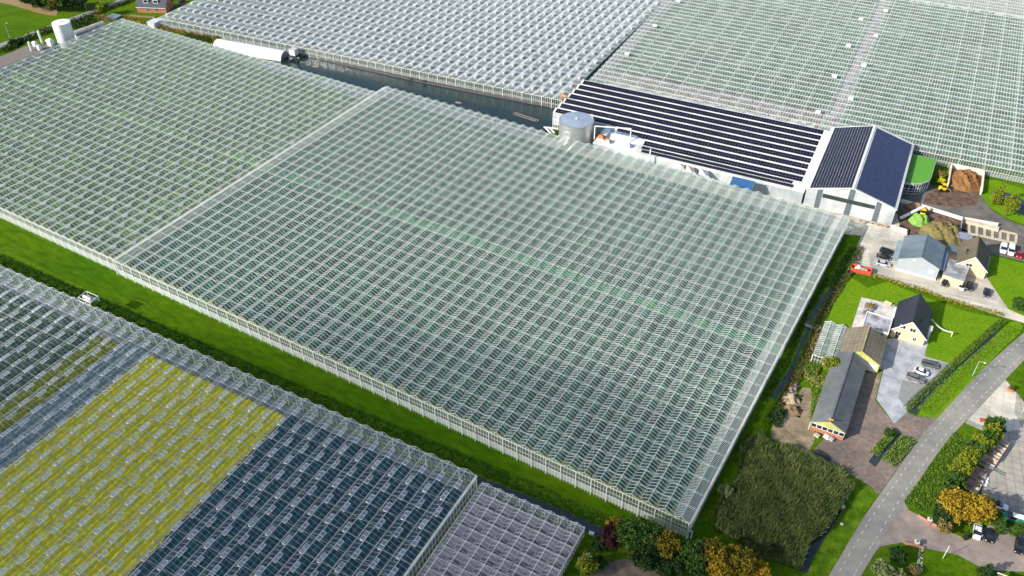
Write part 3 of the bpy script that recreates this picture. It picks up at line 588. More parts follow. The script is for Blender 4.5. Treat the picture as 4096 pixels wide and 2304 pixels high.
# small portrait rows at the front edge right part
for q, ya in enumerate((1.2, 3.6)):
    solar(hall, (41.5-q*.8, ya, 5.08), (1, 0, 0), (0, 1, .06), 62, 1, .72, 1.75, .17, PANELS)
def boxthing(name, label, cat, pts, group=None, mats=None, loc=(0, 0, 0), rz=0):
    m = MB()
    for b in pts: m.box(*b)
    o = m.build(name, mats or WHITE, loc=loc); o.rotation_euler = (0, 0, rz); return tag(o, label, cat, group)
def hood(px, py, z, s, label, cap, rz=ah, stem=0.8, grp='ventilation hoods on the hall roof'):
    p = G(px, py, z+stem); t = thing('vent_hood', label, 'vent hood', (p.x, p.y, z), rz, grp)
    m = MB(); m.box(-s*.8, s*.8, -s*.6, s*.6, 0, stem); m.build('base', WHITE, t)
    m = MB(); a = s; b = s*.55; z0 = stem+.003; z1 = stem+s*.55; m.hexa([(-a, -a*.8, z0), (a, -a*.8, z0), (a, a*.8, z0), (-a, a*.8, z0)], [(-b, -b*.7, z1), (b, -b*.7, z1), (b, b*.7, z1), (-b, b*.7, z1)]); m.build('cap', cap, t); return t
RUST = mat('rusty_sheet', (0.45, 0.14, 0.06), 0.7, 0.4, 0.7, bump=0.02)
hx = lambda x, y: (2150+x/2.408, 420+y/2.408)
hood(*hx(612, 310), 5.0, 1.6, 'rusty red topped ventilation hood beside the silver tank', RUST)
hood(*hx(675, 345), 5.0, 1.2, 'smaller rust streaked ventilation hood right of the red one', mat('rusty_grey', (0.4, 0.28, 0.22), 0.7, 0.4, 0.7))
hood(*hx(870, 385), 5.0, 1.3, 'plain grey ventilation hood under the white portal pipe', mat('grey_sheet', (0.55, 0.57, 0.6), 0.6, 0.1))
hood(*hx(1365, 580), 5.0, 1.2, 'white ventilation hood at the front edge of the hall, right of the thin chimney', mat('pale_sheet', (0.7, 0.7, 0.72), 0.6, 0.1))
p = G(*hx(660, 260), 6); boxthing('duct_box', 'long white duct box on the hall roof behind the rusty hood', 'duct', [(-1, 1, -2.6, 2.6, 0, 1.3)], loc=(p.x, p.y, 5.0), rz=ah)
p = G(*hx(790, 275), 5.2); boxthing('foil_sheet', 'crumpled blue and white foil area on the hall roof', 'foil', [(-7, 7, -1.6, 1.6, 0, .25)], mats=mat('foil', (0.65, 0.72, 0.8), 0.25, 0, 1.2, col2=(0.15, 0.25, 0.42), metal=0.4, bump=0.3, bscale=1.5), loc=(p.x, p.y, 5.02), rz=ah)
def pipe(name, label, cat, pts, r, m=None, grp=None):
    b = MB(); o0 = Vector(pts[0])
    for a, c in zip(pts[:-1], pts[1:]): b.cyl(Vector(a)-o0, Vector(c)-o0, r, n=10)
    return tag(b.build(name, m or WHITE, loc=o0, smooth=False), label, cat, grp)
a_ = G(*hx(547, 330), 5); b_ = G(*hx(890, 355), 5)
pipe('portal_pipe', 'white portal pipe standing over the hall roof right of the tank', 'pipe', [(a_.x, a_.y, 5), (a_.x, a_.y, 10.5), (b_.x, b_.y, 10.5), (b_.x, b_.y, 5)], 0.22)
a_ = G(*hx(1078, 535), 4.2); pipe('chimney_pipe', 'thin white chimney at the hall edge above the glass roofs', 'chimney', [(a_.x, a_.y, 2), (a_.x, a_.y, 9)], 0.22)
a_ = G(2700+535/2.912, 560+485/2.912, 4.6); pipe('chimney_pipe', 'short white hooked chimney left of the blue panel box', 'chimney', [(a_.x, a_.y, 4), (a_.x, a_.y, 7.5), (a_.x-.6, a_.y, 7.9)], 0.18)
# annex with blue solar roof and triangular dormers along the hall front
p = G(2700+800/2.912, 560+500/2.912, 6.2); t = thing('dormer', 'grey dormer with a blue corrugated solar roof at the hall edge', 'dormer', (p.x-.3, p.y-.2, 4.7), ah)
m = MB(); m.add([(-4, -2.2, 0), (4, -2.2, 0), (4, 2.2, 0), (-4, 2.2, 0), (-4, 1.4, 2.4), (4, 1.4, 2.4)], [(0, 1, 5, 4), (1, 2, 5), (0, 4, 3), (2, 3, 4, 5)]); m.build('casing', GREYM, t)
solar(t, (-3.9, -2.1, .12), (1, 0, 0), (0, 3.6, 2.4), 9, 4, .78, .95, .08, mat('solar_cell_bright', (0.03, 0.10, 0.24), 0.3, 0.15))
for k, (x, y, s, lab) in enumerate(((335, 385, 1.5, 'grey pointed dormer at the hall edge, left of the thin hooked chimney'), (175, 345, 1.3, 'cream walled box dormer beside the white hood at the hall edge'))):
    p = G(2700+x/2.912, 560+y/2.912, 5); m = MB(); m.add([(-s, -s, 0), (s, -s, 0), (s, s, 0), (-s, s, 0), (-s, 0, 1.9)], [(0, 1, 4), (1, 2, 4), (2, 3, 4), (3, 0, 4)])
    tag(m.build('dormer', [mat('grey_sheet', (0.55, 0.57, 0.6)), mat('cream_wall', (0.6, 0.52, 0.4))][k], loc=(p.x, p.y, 4.9)), lab, 'dormer').rotation_euler = (0, 0, ah)
# big silver tank
TANKM = mat('tank_steel', (0.60, 0.62, 0.62), 0.35, 0.1, 0.25, metal=0.75, spec=0.5)
def tank(c, r, h, label, wallm, topm, name='storage_tank', cone=0.5, ladder=True, lad_ang=-2.0):
    t = thing(name, label, 'tank', (c[0], c[1], 0)); m = MB(); m.cyl((0, 0, 0), (0, 0, h), r, n=64, caps=False); m.build('shell', wallm, t, smooth=True)
    m = MB(); m.cyl((0, 0, h), (0, 0, h+cone), r+.08, 0.3, n=64); m.build('lid', topm, t)
    m = MB()
    for z in np.linspace(h*.2, h, 5): m.cyl((0, 0, z-.05), (0, 0, z+.05), r+.05, n=64)
    m.build('hoops', wallm, t)
    m = MB(); m.cyl((0, 0, h+cone-.05), (0, 0, h+cone+.35), .35, n=12); m.build('hatch', WHITE, t)
    if ladder:
        m = MB(); ca, sa = math.cos(lad_ang), math.sin(lad_ang)
        for q in (-.3, .3): m.bar(((r+.25)*ca-q*sa, (r+.25)*sa+q*ca, 0), ((r+.25)*ca-q*sa, (r+.25)*sa+q*ca, h+.9), .1)
        for z in np.arange(.4, h, .5): m.bar(((r+.25)*ca+.3*sa, (r+.25)*sa-.3*ca, z), ((r+.25)*ca-.3*sa, (r+.25)*sa+.3*ca, z), .07)
        m.build('ladder', STEEL, t)
    return t
pc = G(2048+650/S1, 1198/S1, 11.2)
tank((pc.x, pc.y), 6.5, 10.8, 'big round silver tank between the pond and the solar panelled hall', TANKM, mat('tank_lid', (0.36, 0.42, 0.5), 0.5, 0.12, 0.4, metal=0.3), lad_ang=1.0)
pw = G(608/S1, 218/S1, 11.3)
tank((pw.x, pw.y), 3.95, 11, 'tall white tank beside the country road at the top left', mat('tank_white', (0.72, 0.74, 0.76), 0.4, 0.04, 0.5), WHITE, cone=.3, lad_ang=-.7)
# pipes by the pond and tank
for k, (x0, y0, x1, y1) in enumerate(((60, 205, 200, 220), (80, 215, 130, 265), (110, 205, 165, 260))):
    a = G(*hx(x0, y0), 3); b = G(*hx(x1, y1), 3); pipe('duct_pipe', ['long white pipe between pond and silver tank', 'slanting pale pipe nearest the pond', 'slanting pale pipe next to the silver tank'][k], 'pipe', [(a.x, a.y, 2.6), (b.x, b.y, 2.6)], 0.3)
p = G(*hx(190, 190), 2.5); 
m = MB(); q = Vector((p.x, p.y, 0))
for k in range(7): m.bar((k*.7-2, k*.05, 0), (k*.7-2, k*.05, 4.6), .15)
m.bar((-2.1, 0, 4.6), (2.3, .3, 4.6), .2); m.bar((-2.1, 0, 2.4), (2.3, .3, 2.4), .15)
tag(m.build('railing', WHITE, loc=q), 'white upright railing at the pond end beside the tank', 'railing')
# crane post at the glass wall by the pond
p = G(2048+490/S1, 1110/S1); t = thing('jib_crane', 'rusty post crane with an orange arm at the end of the pond', 'crane', (p.x, p.y, 0))
m = MB(); m.bar((0, 0, 0), (0, 0, 7.4), .35); m.build('post', RUST, t)
m = MB(); m.bar((0, 0, 7.2), (3.2, -.4, 7.0), .25); m.bar((0, 0, 6.2), (1.6, -.2, 7.05), .15); m.build('arm', mat('orange_paint', (0.75, 0.33, 0.03), 0.5), t)
# floating frame and boards in the pond
a, b = g1(2, 0, [(10, 1145), (250, 1225)], .3); t = thing('floating_frame', 'long brown floating frame on the pond near the tank', 'raft', (a.x, a.y, .3))
m = MB(); d = (b-a); nn = Vector((-d.y, d.x)).normalized()*1.4
for o_ in (0, 1): m.bar((nn.x*o_, nn.y*o_, 0), (d.x+nn.x*o_, d.y+nn.y*o_, 0), .22)
for k in range(9): q = d*(k/8); m.bar((q.x, q.y, .05), (q.x+nn.x, q.y+nn.y, .05), .16)
m.build('frame', mat('old_wood', (0.3, 0.24, 0.19), 0.8, .2), t)
for k, (x, y, lab) in enumerate(((590, 672, 'small dark float at the far left end of the pond'), (2035, 1035, 'small dark float in the middle of the pond'))):
    p, = g1(1, 0, [(x, y)], .3); boxthing('float', lab, 'float', [(-1.3, 1.3, -.25, .25, -.1, .15), (-1.0, 1.0, .3, .45, -.1, .2)], mats=mat('old_wood', (0.3, 0.24, 0.19)), loc=(p.x, p.y, .35), rz=.1)
for k, (x, y, lab) in enumerate(((1560, 800, 'dark pump arm on the dyke, the larger of two'), (1697, 825, 'dark pump arm on the dyke, the smaller of two'))):
    p, = g1(1, 0, [(x, y)], 1); m = MB(); s = 1.2-.4*k; m.bar((-s, -.6, .2), (s, .5, 1.2*s), .22); m.bar((-s*.4, .4, 0), (-s*.4, -.6, 1.2), .18); m.bar((s*.3, .5, 0), (s*.3, -.9, .8), .18)
    tag(m.build('water_pump', BLACK, loc=(p.x, p.y, .9)), lab, 'pump')
# white tunnel at the pond's left end
t = thing('tunnel_silo', 'long white rounded tunnel between the pond and the top left yard', 'tunnel', (-316, 260.2, 0), math.atan2(5.6, 36.5))
m = MB(); Lt = 36.8; V = []
for k in range(13):
    an = math.pi*k/12; V += [(0, -3.5*math.cos(an), 3.5*math.sin(an)), (Lt, -3.5*math.cos(an), 3.5*math.sin(an))]
m.add(V, [(2*k, 2*k+1, 2*k+3, 2*k+2) for k in range(12)]); m.add([V[2*k] for k in range(13)], [tuple(range(13))]); m.build('cover', mat('white_plastic', (0.82, 0.82, 0.83), 0.5, 0.03, .3), t, smooth=True)
m = MB(); m.add([(V[2*k+1][0]+.01, V[2*k+1][1], V[2*k+1][2]) for k in range(13)], [tuple(range(13))[::-1]]); m.build('end_wall', mat('slate_film', (0.2, 0.22, 0.26), 0.5, .2), t)
p = G(600+1385/2.408, 505/2.408, 3); t = thing('pump_house', 'small pale box house on legs at the left end of the pond', 'pump house', (p.x, p.y, 0), R(6))
m = MB(); m.box(-1.5, 1.5, -1.3, 1.3, 2.0, 4.6); m.build('body', mat('pump_white', (0.6, 0.6, 0.6)), t)
m = MB(); m.box(-2.4, 2.4, -2.0, 2.0, 1.6, 2.0-.003); m.build('deck', BLACK, t)
m = MB(); m.box(-1.6, 1.6, -1.4, 1.4, 4.603, 4.75); m.build('roof', mat('pump_roof', (0.45, 0.48, 0.44)), t)
for sx in (-2, 2):
    for sy in (-1.7, 1.7): m = MB(); m.bar((sx, sy, 0), (sx, sy, 1.6), .25); m.build('leg', GREYM, t)
sheet('service_strip', [(-150, 256), (-27, 256.5), (-12, 262), (-12, 269), (-44, 268), (-150, 262)], BEIGE, ZS*1.5)
# ---- houses on the right
CREAM = mat('cream_render', (0.66, 0.52, 0.34), 0.85, 0.04, 0.6)
DROOF = lined('dark_roof_tiles', (0.030, 0.036, 0.055), None, (0.5, 0.5, 0.5), 0.33, 0.33, 0.04, rough=0.5, rot=R(-3), spec=0.4)
BROOF = lined('weathered_sheets', (0.26, 0.22, 0.16), None, (0.45, 0.42, 0.36), 1.0, 1.4, 0.05, rough=0.85, rot=R(-3))
GROOF = lined('grey_seam_roof', (0.14, 0.18, 0.21), None, (1.8, 1.8, 1.8), 30, 0.6, 0.03, rough=0.45, rot=R(-3), spec=0.5)
LROOF = lined('fibre_cement_roof', (0.16, 0.17, 0.18), None, (0.8, 0.8, 0.8), 1.05, 2.2, 0.03, rough=0.75, rot=R(-3))
OROOF = lined('brown_roof_tiles', (0.15, 0.125, 0.09), None, (0.6, 0.6, 0.6), 0.5, 0.5, 0.04, rough=0.8, rot=R(-3))
YWALL = lined('yellow_cladding', (0.50, 0.50, 0.18), None, (0.7, 0.7, 0.6), 0.35, 40, 0.04, rough=0.6, rot=R(-3))
REDB = mat('red_brick', (0.40, 0.15, 0.09), 0.85, 0.2, 3)
fh = gable('farmhouse', 'cream farmhouse with steep dark blue roof on the bright lawn', 'house', (1.6, 212.9), 8.9, 13.5, 2.7, 7.2, R(3), CREAM, DROOF, ov=.35)
for x, z, w, h in ((-2.0, 4.0, 1.5, 1.2), (.7, 3.8, 1.5, 1.3), (-2.6, 1.3, 1.4, 1.3), (1.9, .9, .9, 1.3)): window(fh, x, 0, z, w, h)
m = MB()
for s in (-1, 1): m.bar((0, -.38, 7.3), (s*4.85, -.38, 2.6), .12, .25)
m.build('barge_board', WHITE, fh)
for y in (4.0, 5.2): m = MB(); m.cyl((2.2, y, 4.9), (2.2, y, 5.7), .12, n=8); m.build('roof_pipe', BLACK, fh)
m = MB(); m.box(4.46, 5.6, 5.0, 7.0, 0, 2.3); m.box(4.4, 5.75, 4.85, 7.15, 2.3, 2.45); m.build('side_porch', WHITE, fh)
m = MB(); m.box(-5.4, -4.46, 8, 11, .2, 2.5); m.build('bay_window', WHITE, fh)
m = MB(); m.box(-3.05, -2.2, -.08, -.003, 0, 2.0); m.build('door', DGLASS, fh)
# flat annex
an = thing('garage', 'white walled flat roofed annex attached to the farmhouse', 'annex', (-10.3, 209.2, 0), R(3))
m = MB(); m.box(0, 7.0, 0, 7.2, 0, 3.0); m.build('wall', CREAM, an); m = MB(); m.box(.15, 6.85, .15, 7.05, 3.003, 3.05); m.build('roof', mat('pale_bitumen', (0.5, 0.51, 0.55), 0.5, 0, .35, col2=(0.2, 0.17, 0.17), amt=.25), an)
m = MB(); m.box(-.1, 7.1, -.1, .15, 2.9, 3.25); m.box(-.1, 7.1, 7.05, 7.3, 2.9, 3.25); m.box(-.1, .15, .153, 7.047, 2.9, 3.25); m.box(6.85, 7.1, .153, 7.047, 2.9, 3.25); m.build('parapet', WHITE, an)
m = MB(); m.box(2.5, 5.8, -.05, -.003, 0, 2.4); m.build('door', GREYM, an)
ba = gable('barn', 'barn with weathered brown sheet roof and yellow gable beside the small greenhouse', 'barn', (-7.8, 195.3), 10.8, 11.0, 3.0, 6.0, R(3.5), YWALL, BROOF, ov=.25, ridge=mat('mossy_ridge', (0.35, 0.30, 0.14), .9, .2))
m = MB(); m.box(2.3, 4.9, -.06, -.003, 0, 2.7); m.build('door', WHITE, ba)
lb = gable('long_barn', 'long low barn with grey roof and yellow and red brick front', 'barn', (-8.3, 166.6), 8.2, 28.2, 2.9, 4.9, R(3), YWALL, LROOF, ov=.25)
m = MB(); m.box(-4.1, 4.1, -.08, -.003, 0, 1.1); m.build('brick_base', REDB, lb)
for k in range(6): window(lb, -3.4+k*1.36, -.01, 1.25, 1.25, 1.3, panes=1)
m = MB(); m.cyl((-4.3, -.3, 0), (-4.3, -.3, 2.7), .09, n=8); m.build('downpipe', WHITE, lb)
m = MB(); m.cyl((0, -.1, 4.9), (0, -.1, 5.9), .04, n=6); m.bar((-.6, -.1, 5.7), (.6, -.1, 5.75), .12, .3); m.build('weather_vane', mat('orange_paint', (0.75, 0.33, 0.03)), lb)
gr = gable('workshop', 'light grey workshop with grey seamed roof beside the car park', 'workshop', (-2.4, 245.7), 11.8, 13, 4.5, 7.0, R(3.3), mat('grey_cladding', (0.36, 0.40, 0.43), .6, .04), GROOF, ov=.25)
m = MB(); m.box(-5.95, 5.95, -.18, -.003, .1, .5); m.build('plinth', WHITE, gr)
m = MB(); m.box(3.3, 4.8, -.12, -.003, 2.1, 3.3); m.cyl((4.05, -.2, 2.7), (4.05, -.12, 2.7), .45, n=16); m.build('air_conditioner', WHITE, gr)
m = MB(); m.box(-1.9, -1.2, -.08, -.003, 5.0, 5.5); m.build('vent', WHITE, gr)
m = MB(); m.box(-7.6, -6.1, .5, 12.5, 2.8, 2.9); m.build('side_canopy', mat('canopy_glass', (0.25, 0.33, 0.35), .2, .1), gr)
m = MB(); m.box(6.2, 7.3, 1, 11, 3.6, 3.7); m.build('side_canopy', mat('steel_blue', (0.18, 0.24, 0.32), .4, .1), gr)
be = gable('cottage', 'cream cottage with brown tiled roof right of the workshop', 'house', (11.8, 253.9), 8.6, 12, 2.9, 7.0, R(4), CREAM, OROOF, ov=.3)
window(be, -.9, 0, 3.2, 1.8, 1.1)
m = MB()
for s in (-1, 1): m.bar((0, -.33, 7.1), (s*4.65, -.33, 2.85), .12, .22)
m.build('barge_board', WHITE, be)
m = MB(); m.box(-2.6, -1.8, 5, 5.9, 5.2, 5.5); m.build('roof_window', DGLASS, be)
for y in (3.5, 4.7): m = MB(); m.cyl((-2.4, y, 4.4), (-2.4, y, 5.3), .12, n=8); m.build('roof_pipe', BLACK, be)
ga = thing('flat_garage', 'cream garage with a stained grey flat roof between workshop and cottage', 'garage', (5.0, 248.3, 0), R(-2))
m = MB(); m.box(0, 6.0, -2.5, 6.8, 0, 2.9); m.build('wall', CREAM, ga); m = MB(); m.box(-.1, 6.1, -2.6, 6.9, 2.903, 3.15); m.build('roof', mat('stained_bitumen', (0.42, 0.43, 0.44), 0.5, 0, .4, col2=(0.2, 0.2, 0.2), amt=.25), ga)
ca = thing('carport', 'low corrugated carport roof between workshop and cottage, behind the garage', 'carport', (4.3, 262.5, 0), R(-8))
m = MB(); m.box(-1, 7.5, -1.6, 1.4, 2.6, 2.75); m.build('roof', GROOF, ca)
for sx in (-.8, 7.3):
    for sy in (-1.4, 1.2): m = MB(); m.bar((sx, sy, 0), (sx, sy, 2.597), .14); m.build('post', GREYM, ca)
p, = t31([(1980, 925)], 2.5); sd = thing('shed', 'small blue grey flat roofed shed above the cottage', 'shed', (p.x, p.y, 0), R(2)); m = MB(); m.box(-2.1, 2.1, -1.5, 1.5, 0, 2.4); m.build('wall', GREYM, sd); m = MB(); m.box(-2.3, 2.3, -1.7, 1.7, 2.403, 2.55); m.build('roof', mat('blue_grey', (0.25, 0.29, 0.36), .5, .1), sd)
# turf roofed round building
tb = thing('turf_house', 'round ended building with bright green roof beside the solar barn', 'building', (-14, 302, 0), R(3))
prof = [(-3.3, 11.2), (-3.3, -10), (-2.0, -10.2), (0.5, -9.6), (2.8, -8.0), (4.6, -5.2), (5.0, -2.5), (5.0, 11.2)]
def prism(prof, z0, z1):
    m = MB(); n = len(prof); m.add([(x, y, z0) for x, y in prof]+[(x, y, z1) for x, y in prof], [tuple(range(n, 2*n)), tuple(range(n))[::-1]]+[(i, (i+1) % n, n+(i+1) % n, n+i) for i in range(n)]); return m
prism(prof, 0, 3.8).build('glass_wall', mat('blue_glass', (0.03, 0.05, 0.08), .1, .1, spec=.8), tb)
pin = [(x*.97, y*.97+.1) for x, y in prof]
prism([(x*1.03, y*1.02) for x, y in prof], 3.803, 4.4).build('parapet', mat('pale_green_rim', (0.32, 0.42, 0.33), .5), tb)
prism(pin, 4.403, 4.5).build('roof', mat('artificial_turf', (0.10, 0.30, 0.035), .85, .1, 1.5), tb)
m = MB()
for i in range(1, 6):
    a, b = Vector((*prof[i], 0)), Vector((*prof[i+1], 0)); k = max(1, int((b-a).length/.9))
    for j in range(k+1): q = a.lerp(b, j/k)*1.015; m.bar((q.x, q.y, 0), (q.x, q.y, 3.8), .12)
    for z in (.3, 1.3, 2.3): m.bar((a.x*1.015, a.y*1.015, z), (b.x*1.015, b.y*1.015, z), .1)
m.build('window_bars', WHITE, tb)
# soil bunker
wl = mat('bunker_concrete', (0.68, 0.63, 0.52), .85, .15, .7)
m = MB()
for a, b in (((-4.3, 318.2), (6.6, 318.8)), ((-4.3, 318.2), (-3.0, 304)), ((6.6, 318.8), (7.9, 304.5))):
    m.bar((a[0], a[1], 1.0), (b[0], b[1], 1.0), .45, 2.0)
tag(m.build('bunker_wall', wl), 'pale concrete three sided bunker around the orange brown soil', 'wall')
def heap(name, label, cat, c, rx, ry, h, m, n=26, rough=.25, rot=0, seed=1, pw=1.3):
    rg = np.random.default_rng(seed); V = []; ph = rg.uniform(0, 6.28, 12)
    for i in range(n+1):
        for j in range(n+1):
            u, v = i/n*2-1, j/n*2-1; r = math.hypot(u, v); x = u*rx; y = v*ry
            edge = max(0, 1-r**2.2); z = h*edge**(1/pw)*(1+rough*(math.sin(x*1.3+ph[0])*math.cos(y*1.1+ph[1])+.6*math.sin(x*2.7+y*1.9+ph[2])+.4*math.sin(y*3.6-x*1.1+ph[3])))+(rg.normal(0, .05*h) if edge > 0 else 0)
            V.append((x, y, max(z, -.05)))
    F = [(i*(n+1)+j, (i+1)*(n+1)+j, (i+1)*(n+1)+j+1, i*(n+1)+j+1) for i in range(n) for j in range(n)]
    o = fastmesh(name, V, F, m, None, (c[0], c[1], 0.03), smooth=False); o.rotation_euler = (0, 0, rot); return tag(o, label, cat)
heap('soil_heap', 'orange brown soil heap inside the concrete bunker', 'heap', (1.6, 311.2), 5.6, 7.6, 2.6, mat('orange_soil', (0.22, 0.105, 0.04), .95, .2, .8, bump=.05, bscale=6), seed=2, rough=.3)
heap('compost_heap', 'large brown and green compost heap behind the workshop', 'heap', (1.2, 272), 7.2, 7.4, 3.4, mat('compost', (0.14, 0.09, 0.045), .95, 0, .35, col2=(0.24, 0.23, 0.07), bump=.1, bscale=4), seed=3, rough=.22)
heap('soil_heap', 'small tan soil heap beside the white conveyor', 'heap', tuple(t31([(1500, 640)])[0]), 3.6, 2.2, 1.4, mat('tan_soil', (0.28, 0.18, 0.10), .95, .2, .8), seed=4)
heap('leaf_heap', 'round bright green plant heap with white specks', 'heap', tuple(t31([(1520, 780)])[0]), 3.4, 3.4, 2.4, mat('fresh_leaves', (0.10, 0.26, 0.03), .9, 0, 1.6, col2=(0.30, 0.50, 0.12), bump=.2, bscale=3), seed=5)
# long white wall with coping
m = MB(); q = t31([(1335, 555), (1540, 605), (1955, 735), (2320, 797)], 1.2)
for a, b in zip(q[:-1], q[1:]): m.bar((a.x, a.y, .6), (b.x, b.y, .6), .5, 1.2)
tag(m.build('white_wall', mat('white_wall', (0.74, 0.70, 0.6), .8, .1, .6)), 'long white retaining wall between the dark yard and the compost', 'wall')
m = MB(); a, b, c = t31([(1415, 930), (1400, 870), (1240, 820)], .8)
m.bar((c.x, c.y, .5), (b.x, b.y, .5), .9, 1.0); tag(m.build('low_wall', wl), 'short cream wall at the corner of the solar barn', 'wall')
m = MB(); q = t31([(1960, 740), (1935, 880), (1925, 1000)], 1.0)
for a, b in zip(q[:-1], q[1:]): m.bar((a.x, a.y, .8), (b.x, b.y, .8), .15, 1.6)
tag(m.build('yard_fence', STEEL), 'thin grey fence between the compost heap and the loading yard', 'fence')
# frame on the loading yard
m = MB(); q = t31([(1960, 790), (2500, 910), (2490, 1000), (1960, 890)]); fr = mat('tan_kerb', (0.55, 0.46, 0.33), .85, .1)
A_, B_, C_, D_ = q
for k in range(7):
    a = A_.lerp(B_, .12+k*.88/6); b = D_.lerp(C_, .12+k*.88/6); m.bar((a.x, a.y, .12), (b.x, b.y, .12), .8, .2)
m.bar((A_.x, A_.y, .12), (B_.x, B_.y, .12), .9, .21); m.bar((D_.x, D_.y, .12), (C_.x, C_.y, .12), .9, .21)
tag(m.build('weighbridge', fr), 'tan kerb frame with six dark bays on the loading yard', 'weighbridge')
a, b = t31([(1990, 770), (2320, 860)], .5); m = MB(); m.bar((a.x, a.y, .5), (b.x, b.y, .5), 2.0, .8)
tag(m.build('ramp', mat('ramp_wood', (0.55, 0.45, 0.33), .8, .2, .5)), 'long pale ramp with rusty edges beside the tan frame', 'ramp')
# conveyor
a, b = t31([(1340, 720), (1570, 655)], 2); t = thing('conveyor', 'white conveyor leaning between the barn and the small soil heap', 'conveyor', (a.x, a.y, 0)); d = b-a
m = MB(); m.bar((0, 0, 1.0), (d.x, d.y, 3.2), .9, .5); m.build('belt', WHITE, t); m = MB(); m.bar((d.x*.7, d.y*.7, 0), (d.x*.7, d.y*.7, 2.4), .2); m.bar((.3, 0, 0), (.3, 0, 1), .2); m.build('legs', GREYM, t)
# loaders
def loader(px, py, label, rz):
    p, = t31([(px, py)], 1); t = thing('wheel_loader', label, 'loader', (p.x, p.y, 0), rz); YP = mat('yellow_paint', (0.85, 0.55, 0.02), .4, .05)
    m = MB(); m.hexa([(-1.6, -.8, .6), (1.0, -.8, .6), (1.0, .8, .6), (-1.6, .8, .6)], [(-1.5, -.75, 1.5), (.6, -.75, 1.6), (.6, .75, 1.6), (-1.5, .75, 1.5)]); m.build('body', YP, t)
    m = MB(); m.hexa([(-.7, -.65, 1.6), (.5, -.65, 1.6), (.5, .65, 1.6), (-.7, .65, 1.6)], [(-.6, -.55, 2.5), (.35, -.55, 2.5), (.35, .55, 2.5), (-.6, .55, 2.5)]); m.build('cab', DGLASS, t)
    m = MB(); m.box(-.75, .5, -.7, .7, 2.503, 2.65); m.build('cab_roof', YP, t)
    for sx in (-1.1, .9):
        for sy in (-.95, .95): m = MB(); m.cyl((sx, sy-.2, .6), (sx, sy+.2, .6), .6, n=16); m.build('wheel', BLACK, t)
    m = MB(); m.bar((.9, -.5, 1.2), (2.3, -.5, .5), .18); m.bar((.9, .5, 1.2), (2.3, .5, .5), .18); m.build('arm', YP, t)
    m = MB(); m.add([(2.2, -1.1, .1), (3.1, -1.1, .05), (2.2, -1.1, .9), (2.2, 1.1, .1), (3.1, 1.1, .05), (2.2, 1.1, .9)], [(0, 1, 4, 3), (0, 3, 5, 2), (0, 2, 1), (3, 4, 5)]); m.build('bucket', GREYM, t)
loader(1770, 445, 'yellow wheel loader in front of the orange soil bunker', R(25))
loader(1555, 700, 'yellow wheel loader behind the green plant heap', R(-80))

# ================================================================== PLANTS
def leaves(blobs, n, size, seed=1, flat=0.0):
    """scatter leaf faces through the volume of uneven blobs; returns V, F(4)"""
    rg = np.random.default_rng(seed); C = []
    vol = np.array([b[3]*b[4]*b[5] for b in blobs]); vol = vol/vol.sum()
    for b, v in zip(blobs, vol):
        k = max(8, int(n*v)); d = rg.normal(size=(k, 3)); d /= np.linalg.norm(d, axis=1)[:, None]
        # clumps
        cl = rg.normal(size=(max(4, k//40), 3)); cl /= np.linalg.norm(cl, axis=1)[:, None]
        j = rg.integers(0, len(cl), k); r = rg.uniform(.35, 1.0, k)**.5
        w_ = rg.uniform(0, 1, k) < .75
        d = np.where(w_[:, None], cl[j]*rg.uniform(.55, 1.12, len(cl))[j][:, None]+rg.normal(0, .17, (k, 3)), d*r[:, None])
        C.append(d*np.array(b[3:6])+np.array(b[:3]))
    C = np.concatenate(C); n = len(C)
    a = rg.normal(size=(n, 3)); a[:, 2] *= (1-flat); a /= np.linalg.norm(a, axis=1)[:, None]; u = rg.normal(size=(n, 3)); b = np.cross(a, u); b /= np.linalg.norm(b, axis=1)[:, None]
    s = size*rg.uniform(.6, 1.3, n)[:, None]; a = a*s; b = b*s*.7
    V = np.stack([C-a, C-b, C+a, C+b], 1).reshape(-1, 3); F = np.arange(n*4).reshape(n, 4); return V, F
def tree(x, y, h, r, m, label, name='tree', n=2600, size=.35, blobs=None, seed=None, cat='tree', group=None, trunk=True, base=.25, cone=False, zsq=1.0):
    seed = seed or int(abs(x*13+y*7))+1; rg = random.Random(seed); t = thing(name, label, cat, (x, y, 0), 0, group)
    if blobs is None:
        if cone: blobs = [(0, 0, h*(.18+.8*k/5), r*(1-.72*k/5), r*(1-.72*k/5), h*.14) for k in range(6)]
        else:
            blobs = [(0, 0, h*.62, r*.72, r*.72, h*.32*zsq)]
            for k in range(7):
                an = k*2.4+rg.random(); rr = r*(.45+.2*rg.random()); blobs.append((rr*math.cos(an), rr*math.sin(an), h*(.5+.34*rg.random()), r*.42, r*.42, h*.18*zsq))
    V, F = leaves(blobs, n, size, seed); fastmesh('crown', V, F, m, t)
    if trunk:
        b = MB(); b.cyl((0, 0, 0), (0, 0, h*.6), .06*r+.08, .05, n=8)
        for k in range(5): an = k*1.3; b.cyl((0, 0, h*(.25+.06*k)), (r*.6*math.cos(an), r*.6*math.sin(an), h*(.5+.07*k)), .03*r+.03, .02, n=6, caps=False)
        b.build('trunk', BARKM, t)
    return t
def tree_px(px, py, h, r, *a, **k):
    p = G(px, py, h*.6); return tree(p.x, p.y, h, r, *a, **k)
LG = leafmat('leaf_green', (0.022, 0.065, 0.010), (0.075, 0.14, 0.022))
LD = leafmat('leaf_dark', (0.012, 0.035, 0.010), (0.04, 0.08, 0.02))
LY = leafmat('leaf_yellow_green', (0.10, 0.15, 0.012), (0.24, 0.26, 0.02))
LO = leafmat('leaf_autumn', (0.16, 0.12, 0.012), (0.42, 0.28, 0.02))
